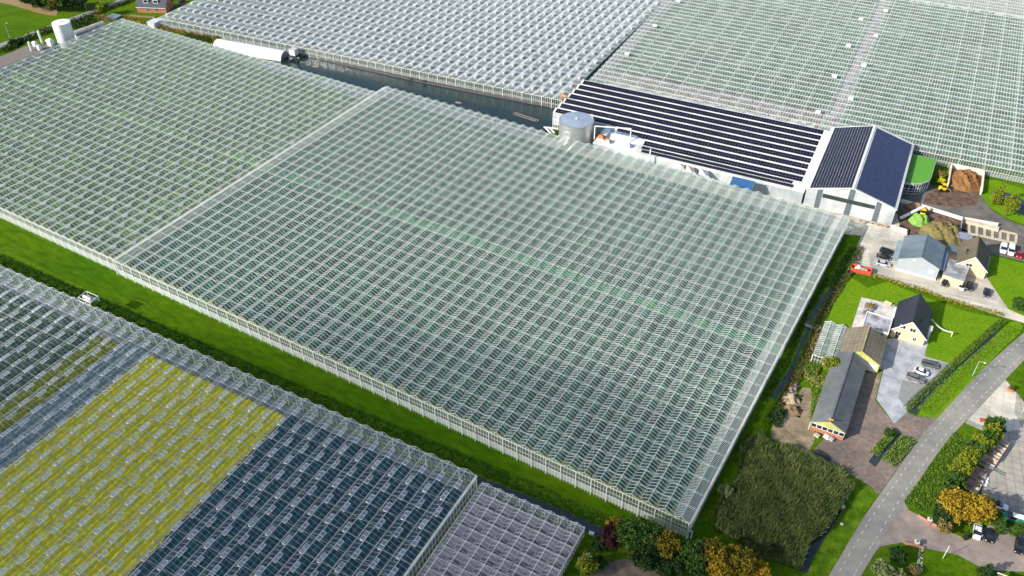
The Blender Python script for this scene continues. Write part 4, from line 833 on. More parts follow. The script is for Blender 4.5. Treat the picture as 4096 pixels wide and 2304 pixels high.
LOG = leafmat('leaf_turning', (0.07, 0.08, 0.012), (0.26, 0.19, 0.02))
LR = leafmat('leaf_maroon', (0.025, 0.008, 0.012), (0.06, 0.02, 0.02))
LS = leafmat('leaf_silver', (0.10, 0.14, 0.05), (0.26, 0.32, 0.12))
LB = leafmat('leaf_brown', (0.14, 0.10, 0.03), (0.30, 0.23, 0.08))
s2 = lambda c, r, x, y: (c*1024+x/S2, r*576+y/S2)
s1 = lambda c, r, x, y: (c*1024+x/S1, r*576+y/S1)
# bottom centre wood
tr = [(570, 600, 8, 2.6, LR, 'dark maroon tree at the left end of the bottom wood'), (590, 550, 8.5, 2.2, LO, 'orange tipped tree beside the maroon one, bottom centre'),
      (672, 590, 10, 3.9, LG, 'large green tree right of the orange tipped one'), (780, 610, 10, 3.7, LG, 'full green tree in the middle of the bottom wood'),
      (870, 660, 9, 3.2, LOG, 'green and bronze tree near the greenhouse corner'), (760, 720, 8, 3.4, LD, 'darker tree in front of the full green one'),
      (880, 770, 7, 3.2, LD, 'dark tree left of the lone green one at the bottom edge'), (1010, 720, 9, 3.6, LG, 'green tree directly below the greenhouse corner'), (1130, 700, 9, 3.3, LOG, 'olive and gold tree above the bottom edge'),
      (1180, 780, 9, 3.6, LO, 'golden tree at the bottom edge of the photo'), (1290, 750, 9, 3.5, LOG, 'gold and green tree right of the golden one'), (1400, 800, 7, 2.6, LO, 'small golden tree at the right end of the bottom wood'),
      (425, 760, 6, 2.3, LY, 'yellow green tree beside the mauve greenhouse'), (1075, 810, 7, 2.6, LD, 'dark tree cut by the bottom edge, left of the golden one')]
for x, y, h, r, mm_, lab in tr: tree_px(*s2(2, 3, x, y), h, r, mm_, lab, n=4200, size=.27, group='trees of the bottom wood')
tree_px(*s2(2, 3, 500, 640), 3, 2.2, LD, 'dark bush below the maroon tree', name='bush', cat='bush', n=1500, size=.25, trunk=False)
tree_px(*s2(2, 3, 500, 740), 3, 1.8, LG, 'grey green bush right of the yellow green tree', name='bush', cat='bush', n=1300, size=.25, trunk=False)
tree_px(*s2(2, 3, 1215, 330), 3.5, 2.1, LS, 'silvery bush at the edge of the reed field', name='bush', cat='bush', n=1800, size=.22, trunk=False)
# right side
tree_px(*s2(3, 3, 1060, 410), 9, 3.8, LO, 'golden tree by the brick gate pillar, left of its twin', n=5200, size=.26)
tree_px(*s2(3, 3, 1190, 440), 9, 4.0, LO, 'broad golden tree hanging over the parked white car', n=5600, size=.26)
tree_px(*s2(3, 3, 1005, 540), 4, 1.9, LB, 'rusty brown bush under the golden tree', name='bush', cat='bush', n=1200, size=.22, trunk=False)
hl = [(990, 470), (1010, 400), (1040, 330), (1065, 275), (1090, 225), (1120, 180), (1150, 140), (1180, 100), (1215, 65), (1250, 35), (1275, 5), (1290, -40)]
for k, (x, y) in enumerate(hl):
    lab = ['leafy row tree beside the golden tree at the gate', 'second row tree up from the gate', 'third row tree up from the gate', 'fourth row tree up from the gate', 'fifth row tree up from the gate', 'row tree level with the lower crate stack', 'row tree just above the lower crates', 'row tree beside the middle of the crates', 'row tree at the left of the upper crate rows', 'row tree at the top end of the crates', 'yellow green row tree below the terrace', 'last row tree next to the terrace scooter']
    tree_px(*s2(3, 3, x, y), 5.5 if k < 9 else 6, 2.5, LY if k in (4, 5, 6, 8, 10) else (LG if k > 1 else LD), lab[k], n=2600, size=.24, group='trees in the row beside the crates')
for k, (x, y, h, r, lab) in enumerate(((1332, 515, 4.2, 1.5, 'round clipped conifer left of the green van'), (1425, 540, 4.2, 1.5, 'round clipped conifer right of the green van'), (1258, 785, 4.5, 1.6, 'dark conifer at the bottom edge beside the brick yard'), (1133, 580, 3, .6, 'thin conifer left of the leaf covered white car'))):
    tree_px(*s2(3, 3, x, y), h, r, LD if k > 1 else LG, lab, name='conifer', cone=True, n=2200, size=.16)
tree_px(*s2(3, 3, 740, 700), 3.6, 2.2, LD, 'dark green bush by the stone border in the front garden', name='bush', cat='bush', n=2200, size=.22, trunk=False)
tree_px(*s2(3, 3, 650, 790), 4.5, 2.4, LS, 'pale willow like bush at the bottom edge of the front garden', name='bush', cat='bush', n=2600, size=.24, trunk=False)
tree_px(*s2(3, 3, 740, 815), 3.5, 1.6, LS, 'small pale bush at the bottom edge right of the willow like one', name='bush', cat='bush', n=1400, size=.22, trunk=False)
tree_px(*s2(3, 3, 822, 790), 2.4, 1.5, LB, 'clipped round brown bush in the front garden', name='bush', cat='bush', n=2200, size=.15, trunk=False)
tree_px(*s1(3, 1, 2340, 480), 8, 1.9, LY, 'slim yellow green tree at the left end of the garden pond', n=2600, size=.26, cone=True)
tree_px(*s1(3, 1, 2450, 600), 8.5, 2.5, LY, 'bushy yellow green tree in front of the garden pond', n=3400, size=.26)
tree_px(*s1(3, 1, 1745, 310), 3, 1.8, LB, 'reddish bush behind the yellow shrub', name='bush', cat='bush', n=1200, size=.22, trunk=False)
tree_px(*s1(3, 1, 1740, 370), 2.4, 1.7, leafmat('leaf_lemon', (0.4, 0.4, 0.01), (0.7, 0.65, 0.02)), 'lemon yellow shrub beside the wheel loader', name='bush', cat='bush', n=1300, size=.2, trunk=False)
tree_px(*s1(3, 2, 650, 770), 4.6, 2.8, LY, 'spreading yellow green tree between the small greenhouse and the long barn', n=3600, size=.26)
tree_px(*s1(3, 2, 2555, 170), 3.6, 3.0, LG, 'green bush where the concrete path meets the road', name='bush', cat='bush', n=2600, size=.24, trunk=False)
tree_px(*s1(3, 3, 1210, 5), 2.2, 1.3, LG, 'small bright bush at the tip of the driveway', name='bush', cat='bush', n=1400, size=.2, trunk=False)
# top left
tree_px(*s1(0, 0, 1030, 75), 7, 3.3, LY, 'yellow green tree beside the country road', n=2600, size=.4)
tree_px(*s1(0, 0, 172, 435), 5, 3.6, LD, 'round dark bush beside the white chimneys, top left', name='bush', cat='bush', n=2600, size=.35, trunk=False)
for k, (x, y, r, mm_, lab) in enumerate(((300, -20, 6, LD, 'dark tree farthest left behind the field'), (400, 0, 6, LD, 'second dark tree behind the field'), (480, 10, 5, LG, 'green tree behind the field end'), (545, 20, 4.5, LOG, 'rust tinged tree behind the field end'), (620, 10, 6, LG, 'green tree behind the roadside lamp, left one'), (700, 5, 6, LD, 'dark broad tree by the road top left'), (780, 0, 6, LD, 'dark broad tree nearest the roadside lamp'), (230, -60, 6, LG, 'green tree at the top edge left'))):
    tree_px(*s1(0, 0, x, y), 8, r, mm_, lab, n=2600, size=.5, group='trees behind the field')
def hedge(pts, w, h, m, label, name='hedge', size=.22, dens=26, z0=0, seed=3, cat='hedge', kind=None):
    V = []; rg = np.random.default_rng(seed); C = []
    o = Vector((pts[0][0], pts[0][1]))
    for a, b in zip(pts[:-1], pts[1:]):
        a = Vector((a[0], a[1])); b = Vector((b[0], b[1])); Ln = (b-a).length; k = int(Ln*w*dens); d = (b-a)/Ln; nn = Vector((-d.y, d.x))
        s = rg.uniform(0, Ln, k); q = rg.uniform(-1, 1, k); zz = rg.uniform(0.15, 1, k)*h*(1-.25*q*q)*(1+.25*np.sin(s*1.7+3*q)+.15*np.sin(s*.6))
        C.append(np.stack([a.x-o.x+d.x*s+nn.x*q*w/2, a.y-o.y+d.y*s+nn.y*q*w/2, zz+z0], 1))
    C = np.concatenate(C); n = len(C); a = rg.normal(size=(n, 3)); a /= np.linalg.norm(a, axis=1)[:, None]; b = np.cross(a, rg.normal(size=(n, 3))); b /= np.linalg.norm(b, axis=1)[:, None]
    s = size*rg.uniform(.6, 1.4, n)[:, None]; V = np.stack([C-a*s, C-b*s*.6, C+a*s, C+b*s*.6], 1).reshape(-1, 3)
    ob = fastmesh(name, V, np.arange(n*4).reshape(n, 4), m, None, (o.x, o.y, 0)); return tag(ob, label, None if kind else cat, None, kind)
HY = leafmat('hedge_yellow', (0.16, 0.16, 0.012), (0.38, 0.31, 0.03))
hedge(t31([(800, 1265), (1050, 1330), (1400, 1440)])+t32([(1520, 20), (1800, 130), (2100, 215), (2370, 285)]), 1.3, 1.2, HY, 'long yellow green hedge between lawn and concrete path')
LWG = leafmat('lush_verge', (0.09, 0.21, 0.006), (0.20, 0.32, 0.02)); WG = leafmat('weed_green', (0.05, 0.13, 0.01), (0.18, 0.26, 0.04)); BR = leafmat('bank_green', (0.015, 0.055, 0.01), (0.06, 0.12, 0.02)); BRO = leafmat('bank_brown', (0.05, 0.06, 0.02), (0.16, 0.13, 0.05))
hedge([(-300, 104.5), (-218, 107.2), (-140, 109.8), (-76, 113.2), (-44, 114.8)], 4.0, .25, leafmat('rough_bank', (0.02, 0.08, 0.006), (0.06, 0.14, 0.01)), 'rough dark grass bank beside the flower greenhouse ditch', 'rough_grass', .2, 16, kind='stuff')
hedge([(-21.6, 170), (-20.6, 183), (-21.2, 200), (-22.2, 210), (-21.6, 222), (-19.8, 240), (-20.5, 252)], 2.4, .9, BRO, 'brownish weeds along the right bank of the ditch', 'bank_weeds', .22, 22, kind='stuff')
hedge([(-25.3, 170), (-24.5, 184), (-25.2, 200), (-25.8, 212), (-25, 230)], 1.2, .5, BR, 'low dark grass along the left bank of the ditch', 'bank_weeds', .2, 20, kind='stuff')
hedge([(-22.8, 226), (-22.4, 240), (-21.8, 250)], 3.6, 1.0, BR, 'dark green growth over the ditch beside the concrete yard', 'bank_weeds', .22, 24, kind='stuff')
hedge(t32([(1400, 1210), (1560, 1060), (1850, 790), (2100, 560), (2350, 340)]), 2.2, .8, leafmat('bank_mid', (0.04, 0.11, 0.01), (0.14, 0.20, 0.03)), 'green weeds between lawn and roadside ditch', 'bank_weeds', .17, 34, kind='stuff')
hedge(t32([(1550, 1240), (1750, 1020), (1960, 830), (2200, 620), (2450, 400)]), 2.6, .3, LWG, 'bright tall grass between ditch and road', 'verge_growth', .13, 50, kind='stuff')
hedge(t32([(1620, 1270), (1830, 1050), (2040, 850), (2290, 620), (2530, 400)]), 2.4, .22, LWG, 'bright grass strip along the road edge', 'verge_growth', .12, 46, kind='stuff')
hedge(t33([(600, 130), (680, 40), (720, 0)]), 2.2, 1.0, WG, 'bright reeds left of the little ditch by the yard', 'verge_growth', .2, 40, kind='stuff')
hedge(t33([(680, 180), (760, 90), (800, 40)]), 3.6, .8, WG, 'bright green island of grass by the road', 'verge_growth', .2, 40, kind='stuff')
hedge(t33([(830, 430), (900, 330), (1010, 170), (1110, 30)]), 5.0, .4, leafmat('verge_green', (0.04, 0.11, 0.01), (0.13, 0.20, 0.02)), 'green slope between the road and the tree row', 'verge_growth', .2, 26, kind='stuff')
hedge(t32([(380, 900), (480, 760), (520, 700)]), 4, .9, WG, 'tall weeds below the small greenhouse', 'weeds', .22, 30, kind='stuff')
hedge(t32([(360, 880), (500, 900), (540, 1000)]), 5.5, .8, leafmat('weed_yellow', (0.14, 0.18, 0.02), (0.34, 0.32, 0.10)), 'yellow green weeds beside the long barn', 'weeds', .22, 28, kind='stuff')
hedge(t32([(500, 1020), (480, 1200), (440, 1340)]), 1.8, .6, WG, 'weeds along the foot of the long barn', 'weeds', .2, 26, kind='stuff')
hedge(t32([(530, 400), (480, 530), (430, 640)]), 1.5, .5, leafmat('straw_weed', (0.25, 0.17, 0.07), (0.45, 0.32, 0.16)), 'straw coloured weeds along the small greenhouse', 'weeds', .2, 24, kind='stuff')
hedge(t32([(30, 1330), (120, 1240), (60, 1400)]), 3, 1.4, LD, 'dark shrubs at the lower end of the ditch', 'bank_weeds', .25, 30, kind='stuff')
hedge(t00([(0, 535), (200, 430), (540, 290)]), 5, 1.8, LG, 'green hedge between country road and chimneys', size=.4, dens=9)
hedge(t00([(700, 245), (830, 190), (1000, 130), (1400, -20)]), 3.5, 1.6, LD, 'dark hedge along the country road behind the white tank', size=.35, dens=9, seed=5)
hedge(t00([(700, 290), (850, 240), (950, 200)]), 6, 2.2, LD, 'dark shrubs between white tank and grey tunnel', size=.4, dens=8, seed=6)
hedge(t00([(960, 175), (1120, 215), (1150, 215)]), 1.4, 1.8, leafmat('hedge_orange', (0.2, 0.13, 0.02), (0.36, 0.24, 0.03)), 'clipped orange brown hedge around the dark garden yard', size=.25, dens=24, seed=7)
hedge(t00([(1240, 180), (1510, 245)]), 1.6, 1.6, leafmat('hedge_orange', (0.2, 0.13, 0.02), (0.36, 0.24, 0.03)), 'clipped orange hedge between garden lawn and greenhouse', size=.25, dens=24, seed=8)
hedge(g1(0, 0, [(1600, 290), (1900, 340), (2200, 400)]), 4, 1.2, leafmat('rust_weed', (0.2, 0.13, 0.03), (0.42, 0.26, 0.07)), 'rusty weeds between the two greenhouses, top left', 'weeds', .3, 12, kind='stuff', seed=9)
hedge(g1(0, 0, [(1850, 360), (2150, 420)]), 4, 1.6, BR, 'dark green weeds between the two greenhouses', 'weeds', .3, 12, kind='stuff', seed=10)
tree_px(*s1(0, 0, 2180, 400), 4, 2.2, LOG, 'brownish bush at the end of the white tunnel', name='bush', cat='bush', n=1400, size=.3, trunk=False)
# reed field: upright blades
def reeds(poly, n, h, mats, label, seed=4):
    rg = np.random.default_rng(seed); P = np.array([(p[0], p[1]) for p in poly]); lo, hi = P.min(0), P.max(0); C = np.zeros((0, 2))
    while len(C) < n:
        q = rg.uniform(lo, hi, (n*2, 2)); ins = np.zeros(len(q), bool); j = len(P)-1
        for i in range(len(P)):
            c = ((P[i, 1] > q[:, 1]) != (P[j, 1] > q[:, 1])) & (q[:, 0] < (P[j, 0]-P[i, 0])*(q[:, 1]-P[i, 1])/(P[j, 1]-P[i, 1]+1e-12)+P[i, 0]); ins ^= c; j = i
        C = np.concatenate([C, q[ins]])
    C = C[:n]; hh = h*rg.uniform(.55, 1.15, n)*(1+.18*np.sin(C[:, 0]*.9)*np.cos(C[:, 1]*.7)); lean = rg.normal(0, .28, (n, 2))+np.array([.25, .1]); an = rg.uniform(0, np.pi, n); w = .11
    d = np.stack([np.cos(an), np.sin(an)], 1)*w; B = np.stack([C[:, 0], C[:, 1], np.full(n, .0)], 1)
    mid = B.copy(); mid[:, :2] += lean*.35; mid[:, 2] = hh*.6; tip = B.copy(); tip[:, :2] += lean; tip[:, 2] = hh
    D3 = np.concatenate([d, np.zeros((n, 1))], 1)
    V = np.stack([B-D3*.5, mid-D3*1.2, tip, mid+D3*1.2], 1).reshape(-1, 3); V -= [C[0, 0], C[0, 1], 0]
    o = fastmesh('reed_field', V, np.arange(4*n).reshape(n, 4), mats, None, (C[0, 0], C[0, 1], 0), mi=rg.integers(0, len(mats), n)); return tag(o, label, None, None, 'stuff')
RM = [leafmat('reed_brown', (0.10, 0.10, 0.04), (0.26, 0.24, 0.11), .35), leafmat('reed_green', (0.05, 0.11, 0.03), (0.14, 0.21, 0.05), .35), leafmat('reed_green', (0.05, 0.11, 0.03), (0.14, 0.21, 0.05))]
rp = t33([(10, 90), (130, 100), (250, 160), (400, 230), (478, 330), (420, 420), (330, 560), (230, 640), (175, 790), (60, 745), (-60, 720)])+t23([(1280, 620), (1150, 560), (1140, 470), (1290, 250), (1290, 100), (1400, 20)])
sheet('reed_bed', rp, mat('reed_floor', (0.02, 0.03, 0.012), .95, .2), ZS*3)
reeds(rp, 52000, 2.3, RM, 'dense brown green reed field between ditch and road')

# ================================================================== SMALL GREENHOUSE BY THE BARN
greenhouse('greenhouse', 'little two bay greenhouse beside the weathered barn', (-19.1, 190.8), (math.cos(R(3)), math.sin(R(3))), (-math.sin(R(3)), math.cos(R(3))), 2, 3.2, 15.2, 2.9, 3.8, 1.0, 3.0, glass('old_glass', .22), barw=.035, mull=.8, rails=(.5,), colstep=1, gutw=.14, trbar=.04)
# ================================================================== VEHICLES
def carpaint(name, c, rough=.3): return mat('car_'+name, c, rough, .02, spec=.6)
CARLIT = mat('headlight_glass', (0.75, 0.78, 0.8), .15); TAIL = mat('tail_light', (0.35, 0.01, 0.01), .3)
def car(front, rear, label, paint, kind='sedan', L=4.4, group=None, roofm=None):
    """front/rear plan points give heading and centre"""
    d = (front-rear); ang = math.atan2(d.y, d.x); c = (front+rear)/2
    t = thing('parked_car' if kind != 'van' else 'parked_van', label, 'car' if kind != 'van' else 'van', (c.x, c.y, .1), ang, group)
    hl = L/2; W = .9 if kind != 'van' else .98
    # lower body: stations along x with (halfwidth, sill z, shoulder z)
    S = {'sedan': [(-hl, .72, .38, .78), (-hl+.15, .84, .25, .92), (-hl+.9, W, .2, .98), (0, W, .2, .95), (hl-1.2, W, .2, .88), (hl-.3, .84, .24, .74), (hl, .66, .36, .6)],
         'suv': [(-hl, .76, .42, .95), (-hl+.12, .86, .3, 1.08), (-hl+.8, W, .25, 1.12), (0, W, .25, 1.08), (hl-1.0, W, .25, 1.02), (hl-.25, .86, .28, .88), (hl, .7, .4, .7)],
         'van': [(-hl, .9, .4, 1.2), (-hl+.1, .95, .28, 1.3), (-hl+.8, W, .25, 1.3), (0, W, .25, 1.25), (hl-1.0, W, .25, 1.1), (hl-.25, .9, .28, .92), (hl, .74, .4, .7)]}[kind]
    def loft(S, ring):
        V = []; 
        for s in S: V += ring(s)
        n = len(ring(S[0])); F = []
        for i in range(len(S)-1):
            for j in range(n): F.append((i*n+j, (i+1)*n+j, (i+1)*n+(j+1) % n, i*n+(j+1) % n))
        F += [tuple(range(n)), tuple(range((len(S)-1)*n, len(S)*n))[::-1]]; return V, F
    m = MB(); V, F = loft(S, lambda s: [(s[0], -s[1]*.92, s[2]), (s[0], -s[1], s[2]+.2), (s[0], -s[1]*.98, s[3]-.1), (s[0], -s[1]*.88, s[3]), (s[0], s[1]*.88, s[3]), (s[0], s[1]*.98, s[3]-.1), (s[0], s[1], s[2]+.2), (s[0], s[1]*.92, s[2])]); m.add(V, F)
    m.build('body', paint, t, smooth=False)
    zr = {'sedan': 1.42, 'suv': 1.62, 'van': 1.95}[kind]; zb = {'sedan': .92, 'suv': 1.05, 'van': 1.22}[kind]
    x0, x1, x2, x3 = {'sedan': (-hl+.35, -hl+1.15, .35, 1.15), 'suv': (-hl+.15, -hl+.55, .45, 1.15), 'van': (-hl+.06, -hl+.25, hl-1.75, hl-1.0)}[kind]
    m = MB(); wb, wt = W*.88, W*.70
    m.hexa([(x0, -wb, zb), (x3, -wb, zb), (x3, wb, zb), (x0, wb, zb)], [(x1, -wt, zr-.05), (x2, -wt, zr-.05), (x2, wt, zr-.05), (x1, wt, zr-.05)]); m.build('windows', DGLASS, t)
    m = MB(); e = .03
    m.hexa([(x1-.05, -wt-e, zr-.053), (x2+.06, -wt-e, zr-.053), (x2+.06, wt+e, zr-.053), (x1-.05, wt+e, zr-.053)], [(x1+.1, -wt*.85, zr), (x2-.1, -wt*.85, zr), (x2-.1, wt*.85, zr), (x1+.1, wt*.85, zr)]); m.build('roof', roofm or paint, t)
    if kind == 'van':
        for s in (-1, 1):
            m = MB(); m.hexa([(x0-.02, s*wb, zb), (x2-.9, s*wb, zb), (x2-.9, s*(wb+.03), zb), (x0-.02, s*(wb+.03), zb)], [(x1-.02, s*wt, zr-.05), (x2-.9, s*wt, zr-.05), (x2-.9, s*(wt+.03), zr-.05), (x1-.02, s*(wt+.03), zr-.05)]); m.build('side_panel', paint, t)
    for px_ in (-.62, .62):
        xa = {'sedan': 1.35, 'suv': 1.35, 'van': 1.5}[kind]*(1 if px_ > 0 else -1)
        for s in (-1, 1):
            m = MB(); m.cyl((xa, s*(W-.2), .33), (xa, s*(W+.01), .33), .34, n=18); w = m.build('wheel', BLACK, t)
            m = MB(); m.cyl((xa, s*(W+.012), .33), (xa, s*(W+.03), .33), .2, n=12); m.build('rim', STEEL, w)
    for s in (-1, 1):
        m = MB(); m.box(hl-.28, hl-.06, s*.62-.14, s*.62+.14, S[-1][3]-.05, S[-1][3]+.1); m.build('headlight', CARLIT, t)
        m = MB(); m.box(-hl-.01, -hl+.12, s*.66-.12, s*.66+.12, S[0][3]-.12, S[0][3]+.06); m.build('tail_light', TAIL, t)
        m = MB(); m.box(x3-.25, x3-.05, s*(W+.08)-.08, s*(W+.08)+.08, zb, zb+.14); m.build('mirror', paint, t)
    return t
BK, SV, WH, GY, RD, DB = carpaint('black', (.012, .013, .016)), carpaint('silver', (.5, .53, .57)), carpaint('white', (.8, .8, .8)), carpaint('grey', (.10, .105, .10)), carpaint('red', (.5, .01, .04)), carpaint('navy', (.02, .025, .045))
def C1(c, r, a, b, *x, z=.6, **k): p = g1(c, r, [a, b], z); car(p[0], p[1], *x, **k)
def C2(c, r, a, b, *x, z=.6, **k): p = g2(c, r, [a, b], z); car(p[0], p[1], *x, **k)
C1(3, 1, (1265, 1105), (1120, 1065), 'black estate car, topmost of the three beside the workshop', BK, 'suv', group='cars beside the workshop')
C1(3, 1, (1240, 1155), (1090, 1115), 'black saloon car between the black estate and the silver car', BK, group='cars beside the workshop')
C1(3, 1, (1235, 1220), (1085, 1190), 'silver saloon car beside the red skip', SV, group='cars beside the workshop')
C1(3, 1, (1772, 1425), (1785, 1360), 'dark hatchback in front of the cream garage', BK, 'suv', L=3.9)
C1(3, 1, (1942, 1470), (1950, 1400), 'white hatchback with black and red markings in the marked bays', WH, L=3.8, roofm=BK)
C1(3, 1, (2022, 1470), (2032, 1400), 'dark hatchback next to the white one in the marked bays', BK, 'suv', L=3.9)
C1(3, 2, (2192, 88), (2205, 5), 'dark blue hatchback alone at the right end of the marked bays', DB, L=4.2)
C1(3, 1, (2362, 1105), (2372, 1015), 'white van nearer the cottage', WH, 'van', L=4.6)
C1(3, 1, (2440, 1130), (2452, 1025), 'larger white van between the other van and the red car', WH, 'van', L=5.2)
C1(3, 1, (2522, 1145), (2535, 1085), 'small red car beside the white vans', RD, L=3.6)
C1(3, 2, (1700, 790), (1555, 750), 'dark grey estate car, topmost on the farmhouse drive', GY, 'suv')
C1(3, 2, (1605, 865), (1480, 820), 'white small car between two grey ones on the farmhouse drive', WH, L=3.8)
C1(3, 2, (1565, 940), (1400, 880), 'bronze grey estate car, lowest on the farmhouse drive', carpaint('bronze', (.17, .16, .14)), 'suv', L=4.7)
C2(3, 3, (1358, 432), (1253, 395), 'white saloon with dark glass roof on the slab yard', WH, L=4.6, roofm=BK)
C2(3, 3, (1350, 480), (1450, 510), 'green and white van behind the round conifers', carpaint('teal', (.03, .22, .17)), 'van', L=4.8, roofm=WH)
C2(3, 3, (1185, 608), (1195, 530), 'white car strewn with yellow leaves under the golden tree', WH, L=4.3)
C2(3, 3, (1255, 625), (1260, 555), 'black small car beside the leaf strewn white car', BK, L=3.7)
C2(3, 3, (1422, 690), (1432, 612), 'black car at the far right of the brick yard', BK, 'suv', L=4.3)
C1(0, 0, (1795, 30), (1850, 10), 'dark car behind the brick house at the top left', BK, 'suv')
C1(0, 0, (1832, 50), (1850, 42), 'tiny red car beside the brick house at the top left', RD, L=2.6)
# bay lines
m = MB()
def line(pts, w=.14):
    for a, b in zip(pts[:-1], pts[1:]): m.bar((a.x, a.y, ZS*5), (b.x, b.y, ZS*5), w, .006)
line(t31([(1300, 1050), (1140, 1015), (1060, 1215), (1225, 1255), (1300, 1060)]))
line(t31([(1730, 1440), (1760, 1330)])); line(t32([(1440, -20), (2310, 150), (2325, 90)]))
for x, y in ((1760, 10), (1900, 30), (1980, 45), (2060, 60), (2145, 95), (2225, 130)): a, = t32([(x, y)]); m.bar((a.x, a.y, ZS*5), (a.x+.3, a.y+4.2, ZS*5), .12, .006)
tag(m.build('parking_markings', WHITE), 'white parking bay lines', None, None, 'structure')
# road dashes
m = MB()
def along(P, off):
    L = 0; out = []
    for a, b in zip(P[:-1], P[1:]):
        a = Vector(a); b = Vector(b); d = (b-a); n = Vector((d.y, -d.x)).normalized(); out.append((a+n*off, b+n*off))
    return out
def dashes(P, off, dash=1.0, gap=1.45):
    s = 0
    for a, b in along(P, off):
        Ln = (b-a).length; d = (b-a)/Ln; t_ = (-s) % (dash+gap); t_ = t_ if t_ else 0
        while t_ < Ln-dash: p = a+d*t_; q = p+d*dash; m.bar((p.x, p.y, ZS*4), (q.x, q.y, ZS*4), .09, .006); t_ += dash+gap
dashes(rw_l, 1.35); dashes(rw_r, -1.25)
tag(m.build('road_markings', WHITE), 'white dashed edge lines on the road', None, None, 'structure')
# skip
q = t31([(835, 1240), (1040, 1285)], 1); c = (q[0]+q[1])/2; t = thing('skip_container', 'open red skip full of white rubbish beside the hedge', 'skip', (c.x, c.y, .12), math.atan2(q[1].y-q[0].y, q[1].x-q[0].x))
SR = mat('skip_red', (.55, .10, .05), .6, .15, 1); m = MB(); m.box(-3, 3, -1.2, -1.1, 0, 1.6); m.box(-3, 3, 1.1, 1.2, 0, 1.6); m.box(-3, -2.9, -1.097, 1.097, 0, 1.6); m.box(2.9, 3, -1.097, 1.097, 0, 1.6); m.box(-2.897, 2.897, -1.097, 1.097, 0, .1)
for k in range(9): m.box(-2.8+k*.68, -2.65+k*.68, -1.3, -1.203, 0, 1.5)
m.build('tub', SR, t)
heap('rubbish', 'white and dark rubbish heaped in the red skip', 'rubbish', (c.x, c.y), 2.7, 1.0, 1.9, mat('rubbish_mix', (.75, .75, .76), .7, 0, 1.2, col2=(.06, .09, .12), amt=.25), n=14, seed=9, rough=.3, rot=t.rotation_euler[2])
# containers, planters, bench
for k, (x, y, lab) in enumerate(((1022, 185, 'large planter of red and yellow plants on the patio'), (992, 252, 'smaller planter of red and yellow plants beside the annex'))):
    p, = t32([(x, y)], .5); t = thing('planter', lab, 'planter', (p.x, p.y, .1), R(3)); s = 1.35-.35*k; m = MB(); m.box(-s, s, -s*.8, s*.8, 0, .8); m.build('box', mat('planter_grey', (.16, .17, .2), .7), t)
    V, F = leaves([(0, 0, 1.0, s*.9, s*.7, .4)], 500, .14, 5+k); fastmesh('foliage', V, F, leafmat('planter_leaf', (.18, .03, .02), (.5, .42, .05), 2.5), t)
p, = t32([(1205, 158)], .5); t = thing('garden_bench', 'pale wooden bench at the patio edge', 'bench', (p.x, p.y, .1), R(-5)); WD = mat('pale_wood', (.62, .5, .3), .7, .1)
m = MB(); m.box(-1, 1, -.25, .25, .4, .48); m.build('seat', WD, t); m = MB(); m.box(-1, 1, .26, .34, .48, 1.0); m.build('backrest', WD, t)
for sx in (-.8, .8): m = MB(); m.box(sx-.06, sx+.06, -.2, .25, 0, .397); m.build('leg', WD, t)
# fence of white markers on the lawn
a, b = t32([(1640, 352), (1845, 465)], 1.0); t = thing('bunting', 'string of white flags from the farmhouse to a pole on the lawn', 'bunting', (a.x, a.y, 0)); d = b-a
m = MB()
for k in range(16): q = d*(k/15); z = 2.2-.9*math.sin(k/15*math.pi)-.5*k/15; m.box(q.x-.16, q.x+.16, q.y-.1, q.y+.1, z-.15, z+.15)
m.build('flags', WHITE, t)
p, = t32([(1842, 490)]); m = MB(); m.cyl((0, 0, 0), (0, 0, 1.9), .13, n=8); tag(m.build('pole', mat('yellow_pole', (.75, .7, .3)), loc=(p.x, p.y, 0)), 'short yellow post on the farmhouse lawn', 'post')
# street lamps
def lamp(base, h, label, arm=(1.2, 0), name='street_lamp'):
    t = thing(name, label, 'street lamp', (base.x, base.y, 0), 0, 'street lamps'); PL = mat('lamp_green', (.42, .5, .45), .5)
    m = MB(); m.cyl((0, 0, 0), (0, 0, h), .10, .06, n=10); m.build('pole', PL, t)
    m = MB(); m.bar((0, 0, h), (arm[0], arm[1], h+.15), .07); m.build('arm', PL, t)
    m = MB(); m.box(arm[0]-.1, arm[0]+.45, arm[1]-.14, arm[1]+.14, h+.08, h+.22); m.build('lamp_head', WHITE, t)
lamp(t32([(2055, 890)])[0], 5.6, 'street lamp on the verge beside the road, right of the parked cars')
lamp(t00([(870, 100)])[0], 8, 'street lamp beside the country road behind the dark trees', (.2, 1))
lamp(t00([(100, 385)])[0], 7, 'street lamp on the field edge at the far left', (.2, 1))
p, = t33([(995, 718)]); q, = t33([(1040, 640)], 0); m = MB(); m.cyl((0, 0, 0), (0, 0, 4.6), .07, n=8); tag(m.build('flagpole', WHITE, loc=(p.x, p.y, 0)), 'thin white flagpole on the dark front lawn', 'flagpole')
lamp(t32([(2555, 1260)])[0], 5.2, 'street lamp at the right edge beside the slab terrace')
# flower tub by terrace
p, = t32([(2440, 1020)], .4); t = thing('planter', 'orange planter at the edge of the slab terrace', 'planter', (p.x, p.y, 0)); m = MB(); m.box(-.7, .7, -.6, .6, 0, .7); m.build('box', mat('terracotta', (.5, .17, .07), .8), t); V, F = leaves([(0, 0, 1.1, .6, .6, .6)], 250, .13, 8); fastmesh('foliage', V, F, LG, t)
